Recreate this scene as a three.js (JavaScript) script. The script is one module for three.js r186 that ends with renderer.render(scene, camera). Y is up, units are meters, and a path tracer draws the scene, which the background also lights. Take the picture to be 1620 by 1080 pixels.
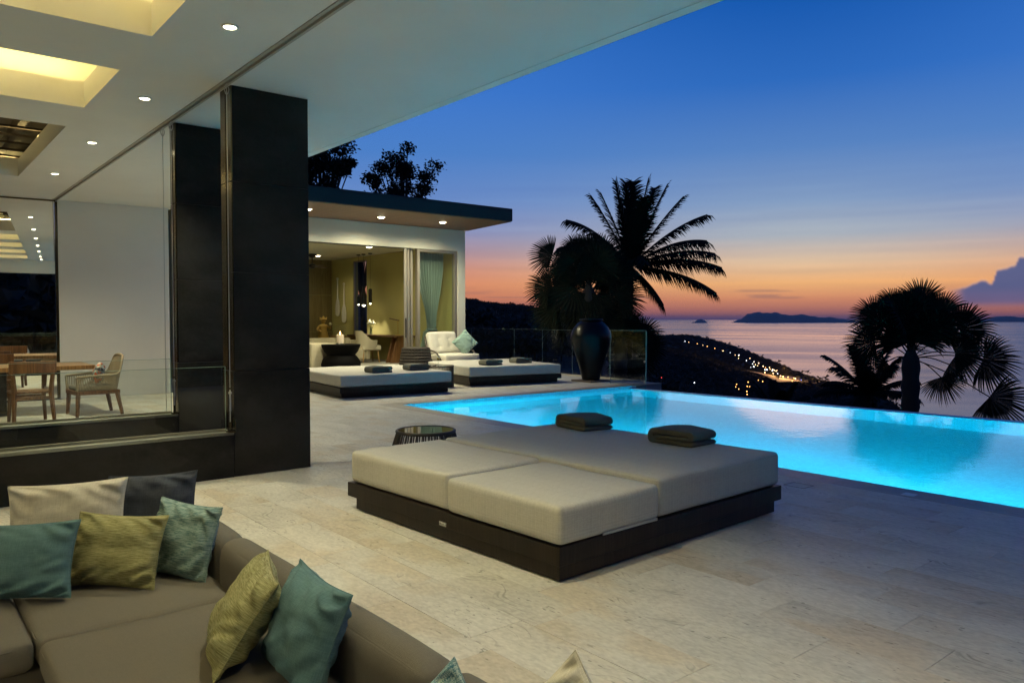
import * as THREE from 'three';
import { RoundedBoxGeometry } from 'three/addons/geometries/RoundedBoxGeometry.js';
import { mergeGeometries, toCreasedNormals } from 'three/addons/utils/BufferGeometryUtils.js';
import { RectAreaLightUniformsLib } from 'three/addons/lights/RectAreaLightUniformsLib.js';

// ------------------------------------------------------------------ camera, sky, sun, exposure
const R = Math.PI / 180, V3 = THREE.Vector3;
const scene = new THREE.Scene();
const camera = new THREE.PerspectiveCamera(47.86, 1024 / 682, 0.05, 120000);
camera.position.set(0, 1.5, 0);
const YAW = 39.3 * R, PITCH = 1.742 * R;
camera.lookAt(Math.sin(YAW) * Math.cos(PITCH), 1.5 - Math.sin(PITCH), -Math.cos(YAW) * Math.cos(PITCH));
const renderer = new THREE.WebGLRenderer({ antialias: true });
renderer.toneMapping = THREE.LinearToneMapping;
renderer.toneMappingExposure = 1;
renderer.shadowMap.enabled = true;
RectAreaLightUniformsLib.init();

const SUNSET = 60;               // compass direction of the afterglow, degrees from -z towards +x
const mulberry = (s) => () => { s = (s + 0x6d2b79f5) | 0; let t = Math.imul(s ^ (s >>> 15), 1 | s); t = (t + Math.imul(t ^ (t >>> 7), 61 | t)) ^ t; return ((t ^ (t >>> 14)) >>> 0) / 4294967296; };
const lerp = (a, b, t) => a + (b - a) * t, clamp = (x, a = 0, b = 1) => Math.min(b, Math.max(a, x));
const sstep = (a, b, x) => { const t = clamp((x - a) / (b - a)); return t * t * (3 - 2 * t); };
const hash2 = (x, y, s) => { let h = Math.imul(x, 374761393) ^ Math.imul(y, 668265263) ^ Math.imul(s + 1, 974634777); h = Math.imul(h ^ (h >>> 13), 1274126177); return ((h ^ (h >>> 16)) >>> 0) / 4294967296; };
// value noise on a grid that repeats every (px, py) cells
function vnoise(x, y, px, py, s = 0) {
  const ix = Math.floor(x), iy = Math.floor(y), fx = x - ix, fy = y - iy, u = fx * fx * (3 - 2 * fx), v = fy * fy * (3 - 2 * fy);
  const m = (a, b) => ((a % b) + b) % b, x0 = m(ix, px), x1 = m(ix + 1, px), y0 = m(iy, py), y1 = m(iy + 1, py);
  return lerp(lerp(hash2(x0, y0, s), hash2(x1, y0, s), u), lerp(hash2(x0, y1, s), hash2(x1, y1, s), u), v);
}
function fbm(u, v, fx, fy, oct, s = 0) {
  let a = 0.5, sum = 0, tot = 0;
  for (let i = 0; i < oct; i++) { sum += a * vnoise(u * fx, v * fy, fx, fy, s + i * 17); tot += a; a *= 0.5; fx *= 2; fy *= 2; }
  return sum / tot;
}
const toLin = (c) => (c <= 0.04045 ? c / 12.92 : ((c + 0.055) / 1.055) ** 2.4), toS = (c) => (c <= 0.0031308 ? c * 12.92 : 1.055 * c ** (1 / 2.4) - 0.055);
const rgb = (r, g, b) => [toLin(r / 255), toLin(g / 255), toLin(b / 255)];

// dusk sky: rows of colour by elevation towards the afterglow, beside it and opposite
const SKY_WARM = [[0, rgb(134, 92, 102)], [0.6, rgb(176, 112, 100)], [1.3, rgb(210, 138, 104)], [2.5, rgb(239, 179, 120)], [3.9, rgb(225, 193, 160)], [5.8, rgb(172, 180, 190)], [8.1, rgb(130, 156, 194)], [11.7, rgb(88, 132, 194)], [16.2, rgb(46, 107, 190)], [22, rgb(18, 86, 173)], [35, rgb(17, 66, 146)], [60, rgb(12, 48, 116)], [90, rgb(10, 40, 100)]];
const SKY_SIDE = [[0, rgb(120, 72, 92)], [0.7, rgb(166, 99, 92)], [1.5, rgb(202, 126, 96)], [2.6, rgb(216, 140, 106)], [3.6, rgb(206, 142, 124)], [5, rgb(168, 142, 158)], [6.5, rgb(134, 144, 188)], [8.6, rgb(104, 138, 198)], [12, rgb(76, 128, 200)], [16.2, rgb(62, 120, 204)], [22, rgb(46, 108, 196)], [35, rgb(20, 70, 150)], [60, rgb(12, 48, 116)], [90, rgb(10, 40, 100)]];
const SKY_BACK = [[0, rgb(62, 70, 108)], [4, rgb(80, 84, 128)], [9, rgb(80, 92, 142)], [16, rgb(54, 86, 148)], [30, rgb(26, 66, 136)], [60, rgb(12, 48, 116)], [90, rgb(10, 40, 100)]];
function ramp(t, e) {
  for (let i = 1; i < t.length; i++) if (e <= t[i][0]) { const k = (e - t[i - 1][0]) / (t[i][0] - t[i - 1][0]); return t[i][1].map((c, j) => lerp(t[i - 1][1][j], c, k)); }
  return t[t.length - 1][1];
}
{
  const W = 4096, H = 2048, data = new Float32Array(W * H * 4);
  const N = 2000, lut = [SKY_WARM, SKY_SIDE, SKY_BACK].map((t) => Array.from({ length: N + 1 }, (_, i) => ramp(t, (i / N) * 90)));
  for (let row = 0; row < H; row++) {
    const e = ((row + 0.5) / H - 0.5) * 180, k = Math.round(clamp(e / 90) * N);
    for (let col = 0; col < W; col++) {
      const th = ((col + 0.5) / W - 0.5) * 2 * Math.PI;            // atan2(z, x)
      const az = 90 + th / R;                                       // 0 = -z, 90 = +x
      let d = Math.abs(((az - SUNSET) % 360 + 540) % 360 - 180);
      const a = sstep(0, 30, d), b = sstep(30, 130, d);
      const o = (row * W + col) * 4, c = [0, 1, 2].map((j) => lerp(lerp(lut[0][k][j], lut[1][k][j], a), lut[2][k][j], b));
      if (e > -1 && e < 14 && d < 70) {
        // thin stretched streaks of high cloud
        const n = fbm(az / 360, e / 90, 36, 220, 4, 5), s = (n - 0.5) * 0.75 * sstep(0.4, 2, e) * (1 - sstep(7, 13, e));
        c[0] *= 1 + s * 0.30; c[1] *= 1 + s * 0.24; c[2] *= 1 + s * 0.10;
        // small dark flecks low over the sea
        const f = sstep(0.68, 0.76, fbm(az / 360, e / 90, 50, 420, 3, 31)) * sstep(1.0, 1.4, e) * (1 - sstep(1.8, 2.4, e)) * 0.4;
        for (let j = 0; j < 3; j++) c[j] = lerp(c[j], [0.13, 0.1, 0.14][j], f);
        // the heap cloud standing on the right
        const q = az - 69.6;
        if (q > -3 && q < 34) {
          const bump = (fbm(az / 360, 0.3, 120, 4, 4, 9) - 0.5) * 1.1 + (fbm(az / 360, 0.6, 900, 4, 4, 12) - 0.5) * 0.75;
          const top = 1.85 + 0.5 * sstep(-0.2, 1.0, q) - 0.25 * sstep(1.2, 1.6, q) + 0.85 * sstep(1.62, 1.95, q) + 0.25 * sstep(2.0, 2.8, q) + 0.5 * sstep(2.8, 3.1, q) + 1.7 * sstep(3.3, 8, q) - 3.6 * sstep(12, 30, q) + bump * 0.42;
          const m = sstep(-0.06, 0.16, top - e) * sstep(-0.9, 0.3, q) * sstep(0.5, 1.1, e);
          const low = 0.5 + 0.5 * fbm(az / 360, e / 90, 90, 90, 4, 3);
          const cl = [0, 1, 2].map((j) => lerp(rgb(112, 92, 122)[j], rgb(76, 88, 130)[j], sstep(0.4, 2.2, e)) * (0.8 + 0.4 * low));
          const rim = sstep(-0.1, 0.03, top - e) * (1 - sstep(0.03, 0.2, top - e)) * sstep(-0.9, 0.3, q) * 0.16;   // its edge is thin and lets the glow through
          for (let j = 0; j < 3; j++) c[j] = lerp(c[j], cl[j], m * 0.96) + rim * [0.8, 0.5, 0.3][j];
        }
      }
      data[o] = c[0]; data[o + 1] = c[1]; data[o + 2] = c[2]; data[o + 3] = 1;
    }
  }
  const t = new THREE.DataTexture(data, W, H, THREE.RGBAFormat, THREE.FloatType);
  t.mapping = THREE.EquirectangularReflectionMapping; t.magFilter = t.minFilter = THREE.LinearFilter; t.needsUpdate = true;
  scene.background = t; scene.environment = t;
}
const sun = new THREE.DirectionalLight(0xffb48a, 0.03);       // the last of the light, from just over the horizon
sun.name = 'sun'; sun.position.set(Math.sin(SUNSET * R) * 100, 3, -Math.cos(SUNSET * R) * 100); sun.castShadow = true; sun.shadow.radius = 24;
Object.assign(sun.shadow.camera, { left: -30, right: 30, top: 30, bottom: -30, near: 1, far: 200 });
scene.add(sun);

// strengths of the lamps
const WARM = new THREE.Color().setRGB(1, 0.92, 0.60), COVE = new THREE.Color().setRGB(1, 0.76, 0.28), POOL = new THREE.Color().setRGB(0.015, 0.69, 1);
const LAMP = { down: 22.5, cove: 52, pool: 1250, villaSoffit: 34, villaRoom: 7, pendant: 5 };

// ------------------------------------------------------------------ helpers
const names = new Map();
function numbered(n) { const k = names.get(n) || 0; names.set(n, k + 1); return k ? `${n}_${String(k).padStart(3, '0')}` : n; }
function tag(o, label, category, group) { o.userData = { ...o.userData, label, category }; if (group) o.userData.group = group; return o; }
function thing(name, label, category, [x, y, z] = [0, 0, 0], turn = 0, group) {
  const o = new THREE.Group(); o.name = numbered(name); scene.add(o); o.position.set(x, y, z); o.rotation.y = turn;
  return tag(o, label, category, group);
}
function struct(name) { const o = new THREE.Group(); o.name = numbered(name); o.userData.kind = 'structure'; scene.add(o); return o; }
function part(name, geo, mat, parent, label) {
  const m = new THREE.Mesh(Array.isArray(geo) ? join(geo) : geo, mat); m.name = name; m.castShadow = m.receiveShadow = true;
  if (parent === scene) m.name = numbered(name);
  parent.add(m); if (label) m.userData.label = label; return m;
}
function copyOf(o, label, pos, turn) {
  const c = o.clone(); c.name = numbered(o.name.replace(/_\d{3}$/, '')); c.userData = { ...o.userData }; if (label) c.userData.label = label;
  if (pos) c.position.set(...pos); if (turn !== undefined) c.rotation.y = turn; scene.add(c); return c;
}
function clean(g) { let o = g.index ? g.toNonIndexed() : g; for (const k of Object.keys(o.attributes)) if (!['position', 'normal', 'uv'].includes(k)) o.deleteAttribute(k); if (!o.attributes.uv) o.setAttribute('uv', new THREE.BufferAttribute(new Float32Array(o.attributes.position.count * 2), 2)); return o; }
function join(list) { return mergeGeometries(list.map(clean)); }
// uv in metres, taken along the two axes a face runs in
function boxUV(g, du = 0, dv = 0) {
  const o = g.index ? g.toNonIndexed() : g; o.computeVertexNormals === undefined;
  const p = o.attributes.position, n = o.attributes.normal, uv = new Float32Array(p.count * 2);
  for (let i = 0; i < p.count; i += 3) {
    const a = new V3().fromBufferAttribute(p, i), b = new V3().fromBufferAttribute(p, i + 1), c = new V3().fromBufferAttribute(p, i + 2), f = b.clone().sub(a).cross(c.clone().sub(a));
    const ax = Math.abs(f.x), ay = Math.abs(f.y), az = Math.abs(f.z), k = ax > ay && ax > az ? 0 : ay > az ? 1 : 2;
    [a, b, c].forEach((q, j) => { const [u, v] = k === 0 ? [q.z, q.y] : k === 1 ? [q.x, q.z] : [q.x, q.y]; uv[(i + j) * 2] = u + du; uv[(i + j) * 2 + 1] = v + dv; });
  }
  o.setAttribute('uv', new THREE.BufferAttribute(uv, 2)); return o;
}
// box from corner to corner, edges rounded by r
function bx(x0, y0, z0, x1, y1, z1, r = 0.004, seg = 1) {
  const w = Math.abs(x1 - x0), h = Math.abs(y1 - y0), d = Math.abs(z1 - z0);
  r = Math.min(r, w * 0.45, h * 0.45, d * 0.45);
  const g = r > 0 ? new RoundedBoxGeometry(w, h, d, seg, r) : new THREE.BoxGeometry(w, h, d);
  g.translate((x0 + x1) / 2, (y0 + y1) / 2, (z0 + z1) / 2); return boxUV(g);
}
const cyl = (r0, r1, h, n = 20, x = 0, y = 0, z = 0) => new THREE.CylinderGeometry(r0, r1, h, n).translate(x, y + h / 2, z);
function tube(points, r, seg = 16, rad = 6, closed = false) { return new THREE.TubeGeometry(new THREE.CatmullRomCurve3(points.map((p) => new V3(...p)), closed), seg, r, rad, closed); }
function bar(a, b, r, n = 6, r2 = r) {
  const A = new V3(...a), B = new V3(...b), d = B.clone().sub(A), g = new THREE.CylinderGeometry(r2, r, d.length(), n);
  g.applyQuaternion(new THREE.Quaternion().setFromUnitVectors(new V3(0, 1, 0), d.normalize())); const m = A.add(B).multiplyScalar(0.5); return g.translate(m.x, m.y, m.z);
}
// a square bar that tapers, from a to b
function leg(a, b, w0, w1) { return toCreasedNormals(bar(a, b, w0 * 0.707, 4, w1 * 0.707).rotateY(0), 0.5); }
const lathe = (pts, n = 40) => new THREE.LatheGeometry(pts.map(([r, y]) => new THREE.Vector2(r, y)), n);

// ------------------------------------------------------------------ materials
function tex(w, h, f, { srgb = true, size = [1, 1] } = {}) {
  const d = new Uint8Array(w * h * 4);
  for (let y = 0; y < h; y++) for (let x = 0; x < w; x++) {
    let c = f((x + 0.5) / w, (y + 0.5) / h); if (typeof c === 'number') c = [c, c, c];
    for (let j = 0; j < 3; j++) d[(y * w + x) * 4 + j] = 255 * clamp(srgb ? toS(clamp(c[j])) : c[j]);
    d[(y * w + x) * 4 + 3] = 255;
  }
  const t = new THREE.DataTexture(d, w, h); t.wrapS = t.wrapT = THREE.RepeatWrapping; t.magFilter = THREE.LinearFilter; t.minFilter = THREE.LinearMipmapLinearFilter;
  if (srgb) t.colorSpace = THREE.SRGBColorSpace; t.repeat.set(1 / size[0], 1 / size[1]); t.needsUpdate = true; return t;
}
function mat(c, rough, o = {}) { const m = new THREE.MeshPhysicalMaterial({ roughness: rough, metalness: 0, ...o }); m.color.setRGB(...(typeof c === 'number' ? [c, c, c] : c)); return m; }
const glow = (c, k) => { const m = new THREE.MeshStandardMaterial({ roughness: 0.6 }); m.color.setRGB(0.8, 0.8, 0.8); m.emissive.copy(c).multiplyScalar(k); return m; };

// travertine: bedding runs along v; stains, clay veins and small open pits
function travertine(seed, tint, veins, pits) {
  const N = 1024;
  return tex(N, N, (u, v) => {
    const w = (fbm(u, v, 4, 3, 4, seed) - 0.5) * 0.16;
    const bed = fbm(u + w, v, 16, 4, 4, seed + 3), cloud = fbm(u, v, 6, 4, 5, seed + 9), fine = fbm(u, v, 150, 80, 3, seed + 21);
    const stain = sstep(0.52, 0.72, fbm(u + w, v, 6, 3, 4, seed + 40));
    let k = 0.82 + 0.09 * (bed - 0.5) * 2 * veins + 0.13 * (cloud - 0.5) * 2 + 0.36 * (fine - 0.5);
    const q = fbm(u + w * 1.6, v, 14, 2, 4, seed + 77), crack = (1 - sstep(0, 0.012, Math.abs(q - 0.5))) * sstep(0.5, 0.66, fbm(u, v, 8, 6, 3, seed + 60)) * veins;
    const pit = sstep(0.80, 0.86, fbm(u, v, 128, 46, 2, seed + 90)) * sstep(0.44, 0.6, fbm(u, v, 8, 8, 2, seed + 95)) * pits;
    k *= 1 - 0.36 * crack - 0.5 * pit;
    const s = stain * 0.26 * veins;
    return [k * tint[0] * (1 - 0.22 * s), k * tint[1] * (1 - 0.5 * s), k * tint[2] * (1 - 0.85 * s)];
  }, { size: [2.1, 2.1] });
}
const stoneBump = tex(512, 512, (u, v) => 0.5 + 0.5 * (fbm(u, v, 60, 20, 4, 4) - 0.5) - 0.4 * sstep(0.78, 0.86, fbm(u, v, 128, 46, 2, 90)), { srgb: false, size: [2.1, 2.1] });
const STONE = [travertine(1, [0.57, 0.55, 0.492], 1, 1), travertine(101, [0.555, 0.53, 0.468], 1.1, 1), travertine(201, [0.583, 0.563, 0.505], 0.7, 1)]
  .map((map) => mat(1, 0.5, { map, bumpMap: stoneBump, bumpScale: 0.0012 }));
const stoneDark = mat([0.55, 0.5, 0.47], 0.42, { map: STONE[1].map, bumpMap: stoneBump, bumpScale: 0.0012 });
const grout = mat([0.34, 0.315, 0.27], 0.9);
const plasterBump = tex(512, 512, (u, v) => fbm(u, v, 40, 40, 5, 8), { srgb: false, size: [1.5, 1.5] });
const plasterTone = tex(512, 512, (u, v) => { const k = 0.95 + 0.05 * (fbm(u, v, 5, 5, 5, 14) - 0.5) * 2; return [k, k, k * 0.99]; }, { size: [3.7, 3.7] });
const paint = mat([0.82, 0.815, 0.77], 0.75, { map: plasterTone, bumpMap: plasterBump, bumpScale: 0.0008 });
const wallPaint = mat([0.78, 0.755, 0.70], 0.7, { map: plasterTone, bumpMap: plasterBump, bumpScale: 0.0008 });
const villaPaint = mat([0.62, 0.60, 0.52], 0.7, { map: plasterTone, bumpMap: plasterBump, bumpScale: 0.0008 });
const olivePaint = mat([0.42, 0.37, 0.13], 0.65, { map: plasterTone, bumpMap: plasterBump, bumpScale: 0.0006 });
const slateTone = tex(512, 512, (u, v) => { const f = fbm(u, v, 4, 6, 6, 33), k = 0.5 + 1.5 * (f - 0.35) + 0.25 * sstep(0.56, 0.7, fbm(u, v, 7, 9, 5, 37)) + 0.2 * (fbm(u, v, 90, 120, 2, 35) - 0.5); return [k, k * 0.97, k * 0.92]; }, { size: [1.9, 1.9] });
const slate = mat([0.027, 0.026, 0.0255], 0.6, { specularIntensity: 0.35, map: slateTone, bumpMap: plasterBump, bumpScale: 0.0015 });
const darkConcrete = mat([0.035, 0.033, 0.030], 0.7, { map: slateTone });
const brushed = tex(256, 512, (u, v) => 0.35 + 0.4 * fbm(u, v, 100, 3, 3, 71), { srgb: false, size: [0.25, 2] });
const bronze = mat([0.16, 0.13, 0.085], 0.38, { metalness: 1, roughnessMap: brushed });
const steel = mat([0.5, 0.5, 0.48], 0.32, { metalness: 1 });
const alu = mat([0.30, 0.27, 0.22], 0.45, { metalness: 0.55 });
const chrome = mat([0.96, 0.96, 0.95], 0.015, { metalness: 1 });
const black = mat(0.012, 0.5), rubber = mat(0.02, 0.8);
const glass = mat([0.93, 0.97, 0.95], 0, { transmission: 1, thickness: 0, ior: 1.5 });
const tintGlass = mat([0.70, 0.78, 0.76], 0, { transmission: 1, thickness: 0, ior: 1.42 });
const glassEdge = mat([0.35, 0.5, 0.45], 0.1, { transmission: 0.4, thickness: 0, ior: 1.5 });
// cloth: over and under threads, with slubs; 1 repeat = `size` metres
function cloth(c1, c2, { n = 96, slub = 0.25, across = 1, seed = 1, contrast = 1, streak = 0 } = {}) {
  return tex(512, 512, (u, v) => {
    const a = hash2(Math.floor(u * n), 3, seed), b = hash2(Math.floor(v * n), 5, seed);
    const over = (Math.floor(u * n) + Math.floor(v * n)) & 1;
    const fu = Math.abs(((u * n) % 1) - 0.5) * 2, fv = Math.abs(((v * n) % 1) - 0.5) * 2;
    const run = over ? fbm(u, v, 14, n, 2, seed + 7) * across : fbm(u, v, n, 14, 2, seed + 9);
    const k = clamp(0.5 + (over ? (b - 0.5) : (a - 0.5)) * slub * 2 + (run - 0.5) * 1.2 * contrast + (over ? -fv : -fu) * 0.12 + 0.06);
    const q = streak ? clamp(lerp(k, 0.5 + 2.2 * (fbm(u, v, 9, 120, 3, seed + 13) - 0.5), streak)) : k;
    return [0, 1, 2].map((j) => lerp(c1[j], c2[j], q));
  }, { size: [0.22, 0.22] });
}
const clothBump = tex(256, 256, (u, v) => { const n = 64, x = u * n, y = v * n; return ((Math.floor(x) + Math.floor(y)) & 1) ? Math.sin((x % 1) * Math.PI) : Math.sin((y % 1) * Math.PI); }, { srgb: false, size: [0.14, 0.14] });
const fabric = (map, o = {}) => mat(1, 0.92, { map, bumpMap: clothBump, bumpScale: 0.0008, sheen: 0.2, sheenRoughness: 0.6, ...o });
const linen = fabric(cloth([0.39, 0.375, 0.335], [0.55, 0.535, 0.485], { n: 110, slub: 0.35, seed: 5 }));
const taupe = fabric(cloth([0.112, 0.100, 0.083], [0.138, 0.124, 0.104], { n: 150, slub: 0.12, seed: 9 }));
const beigeCloth = fabric(cloth([0.48, 0.45, 0.40], [0.70, 0.67, 0.61], { n: 110, slub: 0.3, seed: 12 }));
const navyCloth = fabric(cloth([0.022, 0.028, 0.045], [0.06, 0.07, 0.10], { n: 120, slub: 0.3, seed: 15 }));
const tealCloth = fabric(cloth([0.055, 0.125, 0.145], [0.115, 0.215, 0.24], { n: 120, slub: 0.3, seed: 18 }));
const tealSlub = fabric(cloth([0.03, 0.10, 0.115], [0.30, 0.40, 0.38], { n: 84, slub: 0.4, seed: 21, contrast: 1.2, streak: 0.75 }));
const oliveCloth = fabric(cloth([0.15, 0.145, 0.05], [0.37, 0.36, 0.19], { n: 84, slub: 0.4, seed: 24, contrast: 1.2, streak: 0.75 }));
const blueSlub = fabric(cloth([0.05, 0.16, 0.22], [0.40, 0.50, 0.50], { n: 70, slub: 0.6, seed: 26, contrast: 1.6 }));
const ivoryCloth = fabric(cloth([0.55, 0.52, 0.44], [0.72, 0.69, 0.60], { n: 110, slub: 0.3, seed: 28 }));
const paleTeal = fabric(cloth([0.20, 0.32, 0.28], [0.34, 0.46, 0.40], { n: 110, slub: 0.3, seed: 30 }));
const towelCloth = mat([0.12, 0.12, 0.098], 1, { bumpMap: tex(256, 256, (u, v) => fbm(u, v, 60, 60, 3, 44), { srgb: false, size: [0.12, 0.12] }), bumpScale: 0.004, sheen: 0.3, sheenRoughness: 0.7 });
function wood(c1, c2, seed, size = [0.35, 1.4]) {
  return tex(512, 512, (u, v) => {
    const w = fbm(u, v, 6, 2, 4, seed) * 0.25, g = fbm(u + w, v, 34, 2, 4, seed + 4), f = fbm(u + w, v, 160, 6, 2, seed + 8);
    const k = clamp(0.5 + (g - 0.5) * 1.8 + (f - 0.5) * 0.6); return [0, 1, 2].map((j) => lerp(c1[j], c2[j], k));
  }, { size });
}
const teak = mat(1, 0.42, { map: wood([0.075, 0.03, 0.011], [0.20, 0.095, 0.034], 51) });
const slabWood = mat(1, 0.32, { map: wood([0.17, 0.085, 0.03], [0.36, 0.20, 0.08], 53) });
const darkTeak = mat(1, 0.45, { map: wood([0.05, 0.024, 0.012], [0.14, 0.07, 0.034], 55) });
const plankWood = mat(1, 0.5, { map: wood([0.13, 0.062, 0.034], [0.25, 0.135, 0.08], 57) });
const espresso = mat(1, 0.42, { map: wood([0.014, 0.0095, 0.0065], [0.026, 0.0175, 0.012], 59, [0.5, 1.6]), specularIntensity: 0.4 });
const timber = mat(1, 0.7, { map: wood([0.016, 0.010, 0.006], [0.032, 0.02, 0.012], 61) });
const rope = mat([0.27, 0.215, 0.14], 0.85), rattan = mat([0.045, 0.033, 0.024], 0.55), basketWeave = mat([0.028, 0.022, 0.017], 0.75);
const foliage = mat([0.012, 0.018, 0.009], 0.8, { specularIntensity: 0.25, side: THREE.DoubleSide }), palmLeaf = mat([0.009, 0.013, 0.007], 0.75, { specularIntensity: 0.25, side: THREE.DoubleSide }), bark = mat([0.035, 0.03, 0.025], 0.9);

// part given in world coordinates, for a thing that stands unturned
function partW(name, geo, m, parent, label) { const g = Array.isArray(geo) ? join(geo) : geo; g.translate(-parent.position.x, -parent.position.y, -parent.position.z); return part(name, g, m, parent, label); }
function areaLight(color, k, w, h, pos, to) {
  const l = new THREE.RectAreaLight(color, k, w, h); l.name = 'lamp_light'; l.position.set(...pos); l.lookAt(...to); scene.add(l); return l;
}
function spot(color, k, pos, to, angle = 1.15, radius = 2) {
  const l = new THREE.SpotLight(color, k, 0, angle, 1, 2); l.name = 'lamp_light'; l.position.set(...pos); l.target.position.set(...to); l.castShadow = true; l.shadow.radius = radius; scene.add(l, l.target); return l;
}

// ------------------------------------------------------------------ ground under everything, sea, far islands
const SEA = -130;
// compass (deg from -z towards +x): distance and height of the skyline of the land there
const LAND = [[-180, 60, 20], [-60, 70, 26], [0, 120, 24], [22, 500, 30], [33, 1500, 42], [36, 1500, 28.5], [38.4, 1500, 20], [42, 1500, 6], [46, 1800, -17], [50, 2600, -64], [52.5, 3000, -74], [54.9, 2700, -94], [56.7, 2200, -103], [58.6, 1900, -112], [60.8, 1500, -116], [62.8, 1100, -98], [65.2, 800, -80], [67, 600, -86], [69, 500, -84], [73, 420, -78], [90, 400, -70], [125, 300, -60], [150, 70, 6], [180, 60, 20]];
function landAt(az) { for (let i = 1; i < LAND.length; i++) if (az <= LAND[i][0]) { const a = LAND[i - 1], b = LAND[i], k = (az - a[0]) / (b[0] - a[0]); return [lerp(a[1], b[1], k), lerp(a[2], b[2], k)]; } return [60, 20]; }
function groundY(x, z) {
  const r = Math.hypot(x, z), az = Math.atan2(x, -z) / R, [D, H] = landAt(az), s = r / D;
  const n = (vnoise(x / 60 + 500, z / 60 + 500, 4096, 4096, 3) - 0.5) * Math.min(10, r * 0.03) + (vnoise(x / 240 + 90, z / 240 + 90, 4096, 4096, 6) - 0.5) * Math.min(14, r * 0.012);
  if (s <= 1) return lerp(H + (-4.6 - H) * (1 - s) ** clamp(D / 400, 2, 6), -4.6 + (H + 4.6) * s ** 1.4 - 9 * Math.sin(Math.min(1, s * 1.4) * Math.PI), sstep(-30, -5, H) * (D > 400 ? 1 : 0.6)) + n * (1 - s * s * 0.6);
  return Math.max(SEA - 12, H - (r - D) * (H > 0 ? 0.1 : 0.35) + n * 0.4);
}
{
  const rings = [0, 4, 8, 12, 16, 20, 26, 34, 44, 58, 76, 100, 130, 170, 220, 290, 380, 480, 580, 700, 820, 950, 1100, 1280, 1480, 1700, 1950, 2200, 2500, 2800, 3100, 3400, 3800], seg = 480, pos = [], uv = [], idx = [];
  for (const r of rings) for (let i = 0; i <= seg; i++) { const a = (i / seg) * 2 * Math.PI - Math.PI, x = Math.sin(a) * r, z = -Math.cos(a) * r; pos.push(x, r < 15 ? -4.6 : groundY(x, z), z); uv.push(x, z); }
  for (let k = 0; k < rings.length - 1; k++) for (let i = 0; i < seg; i++) { const a = k * (seg + 1) + i, b = a + 1, c = a + seg + 1, d = c + 1; idx.push(a, b, c, b, d, c); }
  const g = new THREE.BufferGeometry(); g.setAttribute('position', new THREE.Float32BufferAttribute(pos, 3)); g.setAttribute('uv', new THREE.Float32BufferAttribute(uv, 2)); g.setIndex(idx); g.computeVertexNormals();
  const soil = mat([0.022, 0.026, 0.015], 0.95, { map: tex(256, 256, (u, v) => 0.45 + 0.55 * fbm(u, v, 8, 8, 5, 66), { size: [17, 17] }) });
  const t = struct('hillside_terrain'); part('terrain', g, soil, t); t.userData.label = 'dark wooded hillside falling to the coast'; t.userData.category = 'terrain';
}
{
  const seaBands = tex(1024, 512, (u, v) => { const n = fbm(u, v, 3, 10, 5, 81), m = fbm(u, v, 5, 40, 4, 82); return 0.15 + 0.10 * sstep(0.3, 0.7, n * 0.6 + m * 0.4); }, { srgb: false });
  const water = mat([0.035, 0.085, 0.15], 1, { roughnessMap: seaBands, ior: 1.33 });
  const g = new THREE.CircleGeometry(60000, 128).rotateX(-Math.PI / 2), p = g.attributes.position, uv = g.attributes.uv;
  const c = Math.cos(55 * R), s = Math.sin(55 * R);
  for (let i = 0; i < p.count; i++) { const x = p.getX(i), z = p.getZ(i), f = x * s - z * c, a = x * c + z * s; uv.setXY(i, a / 5200, f / 5600); }
  g.translate(0, SEA, 0);
  const t = struct('sea'); part('sea_surface', g, water, t);
}
// islands: ridges with a jagged skyline, far out
function island(name, label, az0, az1, dist, heights, group) {
  const n = 64, pos = [], idx = [], rnd = mulberry(Math.round(az0 * 100));
  const hs = (k) => { const f = k * (heights.length - 1), i = Math.min(heights.length - 2, Math.floor(f)); return lerp(heights[i], heights[i + 1], sstep(0, 1, f - i)); };
  const rough = Array.from({ length: n + 1 }, () => rnd());
  const mid = ((az0 + az1) / 2) * R, ox = Math.sin(mid) * dist, oz = -Math.cos(mid) * dist;
  for (let i = 0; i <= n; i++) {
    const a = lerp(az0, az1, i / n) * R, h = hs(i / n) * (0.93 + 0.1 * rough[i]);
    for (const [dr, f] of [[-0.10, 0], [-0.05, 0.55], [0, 1], [0.05, 0.5], [0.1, 0]]) { const r = dist * (1 + dr * 0.5); pos.push(Math.sin(a) * r - ox, f * h + (f ? 0 : -4), -Math.cos(a) * r - oz); }
  }
  for (let i = 0; i < n; i++) for (let k = 0; k < 4; k++) { const a = i * 5 + k, b = a + 1, c = a + 5, d = c + 1; idx.push(a, c, b, b, c, d); }
  const g = new THREE.BufferGeometry(); g.setAttribute('position', new THREE.Float32BufferAttribute(pos, 3)); g.setIndex(idx); g.computeVertexNormals();
  const t = thing(name, label, 'island', [ox, SEA, oz], 0, group); part('ridge', g, hazedRock, t);
}
const hazedRock = mat([0.20, 0.185, 0.155], 0.95);  // grey-brown rock, lightened so that some distance haze is in its colour
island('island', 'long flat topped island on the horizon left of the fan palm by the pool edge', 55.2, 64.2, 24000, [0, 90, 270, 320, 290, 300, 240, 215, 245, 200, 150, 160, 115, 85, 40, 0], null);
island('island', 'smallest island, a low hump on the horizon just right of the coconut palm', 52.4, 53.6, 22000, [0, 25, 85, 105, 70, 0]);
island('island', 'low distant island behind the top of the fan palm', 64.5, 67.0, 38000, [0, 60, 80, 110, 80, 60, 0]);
island('island', 'distant headland under the purple cloud at the right edge of the horizon', 70.2, 77, 32000, [0, 60, 200, 200, 160, 110, 100, 110, 130, 110, 100]);

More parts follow.
